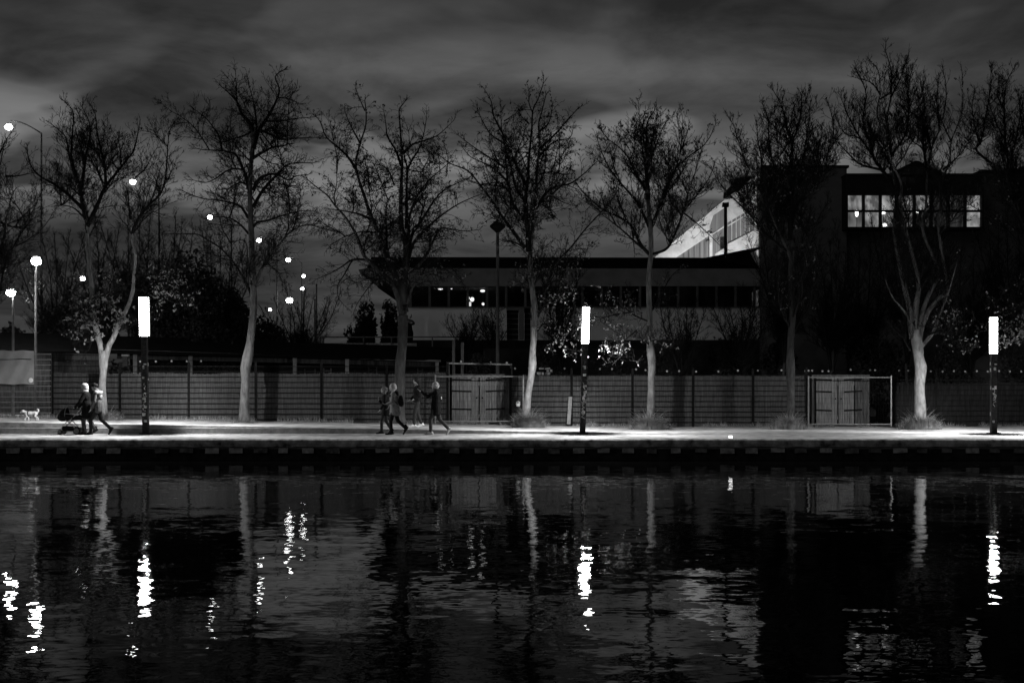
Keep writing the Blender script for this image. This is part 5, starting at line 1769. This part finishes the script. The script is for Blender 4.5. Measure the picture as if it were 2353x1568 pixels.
# man beside her
f = Fig('person', 'person in grey jacket and black cap striding beside the pram', ux(224, YC), YC, 0, 1.74)
J = dict(lean=.02, head=(.10, 0, 1.60), elL=(.03, .26, 1.12), wrL=(.14, .23, .88), elR=(-.02, -.26, 1.12), wrR=(.10, -.24, .90),
         knL=(.20, .09, .50), anL=(.20, .09, .085), knR=(-.10, -.09, .50), anR=(-.42, -.09, .20), toR=(-.36, -.09, .05))
f.body(J); f.coat(M_coatm, .76, .02, .0); f.trousers(M_trousk); f.shoes(M_shoek)
b = MB(); h = f.head
f.ell(b, (h[0] - .012, 0, h[2] + .05), (.108, .09, .085)); f.cap(b, (h[0] - .1, 0, h[2] + .03), .03, (h[0] + .1, 0, h[2] + .045), .03)
remeshed(b, 'knit_cap', M_coatk, f.t, .011, 2)
b = MB()
f.ell(b, (-.055, 0, 1.395), (.115, .215, .10)); f.ell(b, (-.095, 0, 1.28), (.06, .15, .12)); f.cap(b, (.0, -.19, 1.41), .08, (.0, .19, 1.41), .08)
remeshed(b, 'lit_shoulders', M_coatg, f.t, .013, 3)  # pale shell on shoulders and upper back: lamp light put into its colour

# the pram
px, py = ux(163, 43.75), 43.75
t = thing('pram', 'black pram with carrycot and wire wheels pushed along the quay', 'pram', (px, py, 0))
def q(x, l, z): return Vector((px - x, py - l, z))       # x forward
b = MB()
for i in range(9):
    fz = i / 8
    b.cap(q(-.36 + .02 * i * .5, -.14, .56 + .0 * i), .09, q(-.36, .14, .56), .09, 8) if i == 0 else None
b.cap(q(-.34, -.13, .58), .085, q(.30, -.13, .56), .11); b.cap(q(-.34, .13, .58), .085, q(.30, .13, .56), .11); b.cap(q(-.34, 0, .56), .085, q(.30, 0, .54), .11)
b.cap(q(.30, -.13, .62), .10, q(.30, .13, .62), .10)
remeshed(b, 'carrycot', M_pram, t, .015, 3)
b = MB()
n, m_ = 10, 8                                            # folding hood: quarter dome with thickness
for sgn, rr in ((1, .30), (1, .275)):
    o = len(b.v)
    for i in range(n + 1):
        th = math.pi * .52 * i / n
        for j in range(m_ + 1):
            ph = math.pi * j / m_
            b.v.append(tuple(q(.12 + rr * math.sin(th) * math.sin(ph) * .95 + .0, -rr * .72 * math.cos(ph) * 1.0 * (1 if True else 0), .60 + rr * math.cos(th) * math.sin(ph) * 1.0)))
    for i in range(n):
        for j in range(m_):
            a = o + i * (m_ + 1) + j
            b.f.append((a, a + 1, a + m_ + 2, a + m_ + 1))
b.build('hood', M_pram, t, True)
b = MB()
b.tube([q(.12 + .02, -.22 * math.cos(math.pi * j / 10), .60 + .31 * math.sin(math.pi * j / 10)) for j in range(11)], [.014] * 11, 6)
b.build('hood_rim', M_pramm, t)
fr = MB()
for s_ in (-.2, .2):
    fr.tube([q(.30, s_, .14), q(.18, s_, .33), q(.05, s_, .44), q(-.05, s_, .50)], [.017] * 4, 6)
    fr.tube([q(-.26, s_, .12), q(-.14, s_, .30), q(.0, s_, .42), q(.12, s_, .48)], [.017] * 4, 6)
    fr.tube([q(-.0, s_, .45), q(-.22, s_, .66), q(-.40, s_, .88)], [.015] * 3, 6)
fr.tube([q(-.26, -.2, .12), q(-.26, .2, .12)], [.014] * 2, 6); fr.tube([q(.30, -.2, .14), q(.30, .2, .14)], [.014] * 2, 6)
fr.build('frame', M_pramm, t)
b = MB(); b.tube([q(-.40, -.2, .88), q(-.43, -.17, .915), q(-.43, .17, .915), q(-.40, .2, .88)], [.018] * 4, 8); b.build('handlebar', M_black, t)
b = MB(); b.tube([q(.10, -.24, .70), q(-.10, -.25, .68), q(-.30, -.22, .65), q(-.33, 0, .65), q(-.30, .22, .65), q(-.10, .25, .68), q(.10, .24, .70)], [.016] * 7, 6); b.build('bumper_bar', M_pramm, t)
b = MB(); b.cap(q(-.18, -.1, .20), .07, q(.18, -.1, .20), .09); b.cap(q(-.18, .1, .20), .07, q(.18, .1, .20), .09); b.cap(q(-.15, 0, .17), .07, q(.15, 0, .17), .07)
remeshed(b, 'basket', M_pram, t, .015, 3)
for (x, l, r) in ((.30, -.2, .085), (.30, .2, .085), (-.26, -.22, .12), (-.26, .22, .12)):
    ring = [q(x + (r - .02) * math.cos(2 * math.pi * k / 20), l, r + (r - .02) * math.sin(2 * math.pi * k / 20)) for k in range(21)]
    b = MB(); b.tube(ring, [.02] * 21, 6, False); w = b.build('wheel', M_pram, t, True)
    b = MB(); b.tube([q(x, l - .015, r), q(x, l + .015, r)], [r - .032, r - .032], 16); b.build('rim', M_rim, w)

# four walkers
f = Fig('person', 'person in dark coat half hidden behind the grey coated walker', ux(886, 44.05), 44.05, 0, 1.60)
J = dict(lean=.03, elL=(.03, .26, 1.12), wrL=(.17, .22, .92), elR=(.10, -.25, 1.14), wrR=(.26, -.18, 1.22), hdR=(.4, 0, .8), curlR=1.2,
         knL=(-.02, .09, .49), anL=(-.22, .09, .16), toL=(-.12, .09, .05), knR=(.16, -.09, .50), anR=(.16, -.09, .085))
f.body(J); f.coat(M_coatk, .70, .01, .02, 'coat'); f.trousers(M_trous); f.shoes(M_shoek); f.hair(M_hairb, .16)

f = Fig('person', 'pale haired person in grey coat carrying a black backpack', ux(906, 43.5), 43.5, 0, 1.69)
J = dict(lean=.03, elL=(.05, .26, 1.14), wrL=(.24, .20, 1.06), hdL=(.9, -.2, 0), elR=(.05, -.26, 1.12), wrR=(.2, -.2, .95),
         knL=(.12, .09, .48), anL=(.10, .09, .085), knR=(-.10, -.09, .49), anR=(-.38, -.09, .22), toR=(-.32, -.09, .07))
f.body(J); f.coat(M_coatg, .70, .02, .05, 'coat', -.03); f.trousers(M_trousk); f.shoes(M_shoek, True); f.hair(M_hairl, .17, puff=.02)
b = MB(); c = f.chest[0]
f.ell(b, (c - .05, 0, 1.475), (.115, .13, .05)); f.ell(b, (c - .09, 0, 1.44), (.085, .15, .08))
remeshed(b, 'dark_hood', M_coatk, f.t, .012, 3)
b = MB()
f.ell(b, (c - .24, 0, 1.17), (.095, .15, .20)); f.ell(b, (c - .28, 0, 1.08), (.07, .13, .12))
for l in (-.12, .12):
    f.cap(b, (c - .16, l, 1.36), .022, (c + .02, l, 1.47), .022); f.cap(b, (c + .02, l, 1.47), .022, (c + .13, l, 1.33), .022); f.cap(b, (c + .13, l, 1.33), .022, (c - .14, l * 1.4, 1.06), .02)
bp = remeshed(b, 'tmp_bag', M_bag, f.t, .014, 3)
bp.name = 'backpack'; bp.parent = None; bp.location = Vector(f.o); bp['_o'] = tuple(f.o)
tag(bp, 'black backpack worn by the grey coated walker', 'backpack')

XC = ux(959, 46.6)
f = Fig('person', 'dark haired person in black jacket and white shoes farther back on the terrace', XC, 46.6, tz(XC), 1.79, turn=.25)
J = dict(lean=.0, elL=(-.02, .27, 1.13), wrL=(.16, .25, 1.0), elR=(.02, -.26, 1.12), wrR=(.20, -.22, .98), hdL=(.7, 0, -.5),
         knL=(.12, .09, .50), anL=(.13, .09, .085), knR=(-.02, -.09, .50), anR=(-.16, -.09, .11), toR=(-.03, -.09, .04))
f.body(J); f.coat(M_coatk, .90, .02, .0); f.trousers(M_trous); f.shoes(M_shoew); f.hair(M_haird, 0, puff=.014, back=.008)
b = MB(); f.cap(b, (.03, -.05, 1.475), .055, (.03, .05, 1.475), .055); f.cap(b, (.06, 0, 1.46), .05, (.10, 0, 1.32), .04)
remeshed(b, 'pale_scarf', M_coatg, f.t, .012, 3)

f = Fig('person', 'grey haired person in long black coat and white shoes, arm pointing left', ux(1001, YC), YC, 0, 1.76)
J = dict(lean=-.02, head=(.035, 0, 1.615), elL=(.26, .20, 1.26), wrL=(.47, .14, 1.43), hdL=(.8, 0, .45), curlL=.35,
         elR=(-.12, -.25, 1.14), wrR=(.08, -.24, .96),
         knL=(.17, .09, .50), anL=(.16, .09, .085), knR=(-.13, -.09, .50), anR=(-.42, -.09, .19), toR=(-.36, -.09, .045))
f.body(J); f.coat(M_coatk, .68, .02, .02, 'coat'); f.trousers(M_trousg); f.shoes(M_shoew); f.hair(M_hairl, 0, puff=.008)
b = MB(); f.ell(b, (-.185, .02, 1.22), (.02, .045, .045)); b.build('white_patch', M_white, f.t, True)

# the dog
dx, dd = ux(70, 47.0), 47.0
dz = tz(dx)
t = thing('dog', 'small white dog with dark harness trotting left along the terrace', 'dog', (dx, dd, dz))
def g2(x, l, z): return Vector((dx - x, dd - l, dz + z))
b = MB()
b.cap(g2(.13, 0, .255), .085, g2(-.02, 0, .255), .078, 12); b.cap(g2(-.02, 0, .262), .074, g2(-.19, 0, .265), .068, 12)
b.ell(g2(.13, 0, .225), (.08, .07, .095)); b.ell(g2(-.19, 0, .25), (.075, .065, .08))
b.cap(g2(.16, 0, .285), .062, g2(.25, 0, .325), .052)
b.ell(g2(.285, 0, .325), (.062, .055, .055)); b.cap(g2(.31, 0, .305), .036, g2(.365, 0, .29), .022)
for s_ in (-1, 1):
    b.cap(g2(.265, s_ * .045, .36), .024, g2(.255, s_ * .06, .305), .018)
b.tube([g2(-.24, 0, .29), g2(-.29, 0, .34), g2(-.285, 0, .385), g2(-.25, 0, .405), g2(-.215, 0, .39)], [.028, .032, .034, .03, .016], 8)
for (hx, l, ph) in ((.13, .05, 1), (.13, -.05, -1)):       # front: elbow, wrist, paw
    b.cap(g2(hx, l, .21), .040, g2(hx - .025, l, .145), .029); b.cap(g2(hx - .025, l, .145), .027, g2(hx + .045 * ph, l, .07), .022)
    b.cap(g2(hx + .045 * ph, l, .07), .021, g2(hx + .05 * ph + .005, l, .022), .020); b.cap(g2(hx + .05 * ph, l, .02), .02, g2(hx + .05 * ph + .03, l, .017), .017)
for (hx, l, ph) in ((-.2, .05, -1), (-.2, -.05, 1)):       # hind: knee forward, hock back, paw
    b.cap(g2(hx, l, .235), .052, g2(hx + .04 + .02 * ph, l, .15), .036); b.cap(g2(hx + .04 + .02 * ph, l, .15), .031, g2(hx - .05 + .045 * ph, l, .095), .021)
    b.cap(g2(hx - .05 + .045 * ph, l, .095), .020, g2(hx - .04 + .05 * ph, l, .025), .019); b.cap(g2(hx - .04 + .05 * ph, l, .02), .02, g2(hx - .005 + .05 * ph, l, .017), .017)
remeshed(b, 'body', M_dog, t, .009, 2)
b = MB(); b.ell(g2(.385, 0, .297), (.012, .012, .011), 8, 6)
for s_ in (-1, 1): b.ell(g2(.325, s_ * .036, .342), .008, 8, 6)
b.build('nose_and_eyes', M_nose, t, True)
b = MB()
ring = [g2(.075, .083 * math.cos(2 * math.pi * k / 16), .255 + .092 * math.sin(2 * math.pi * k / 16)) for k in range(17)]
b.tube(ring, [.014] * 17, 6, False); b.build('harness', M_bag, t)
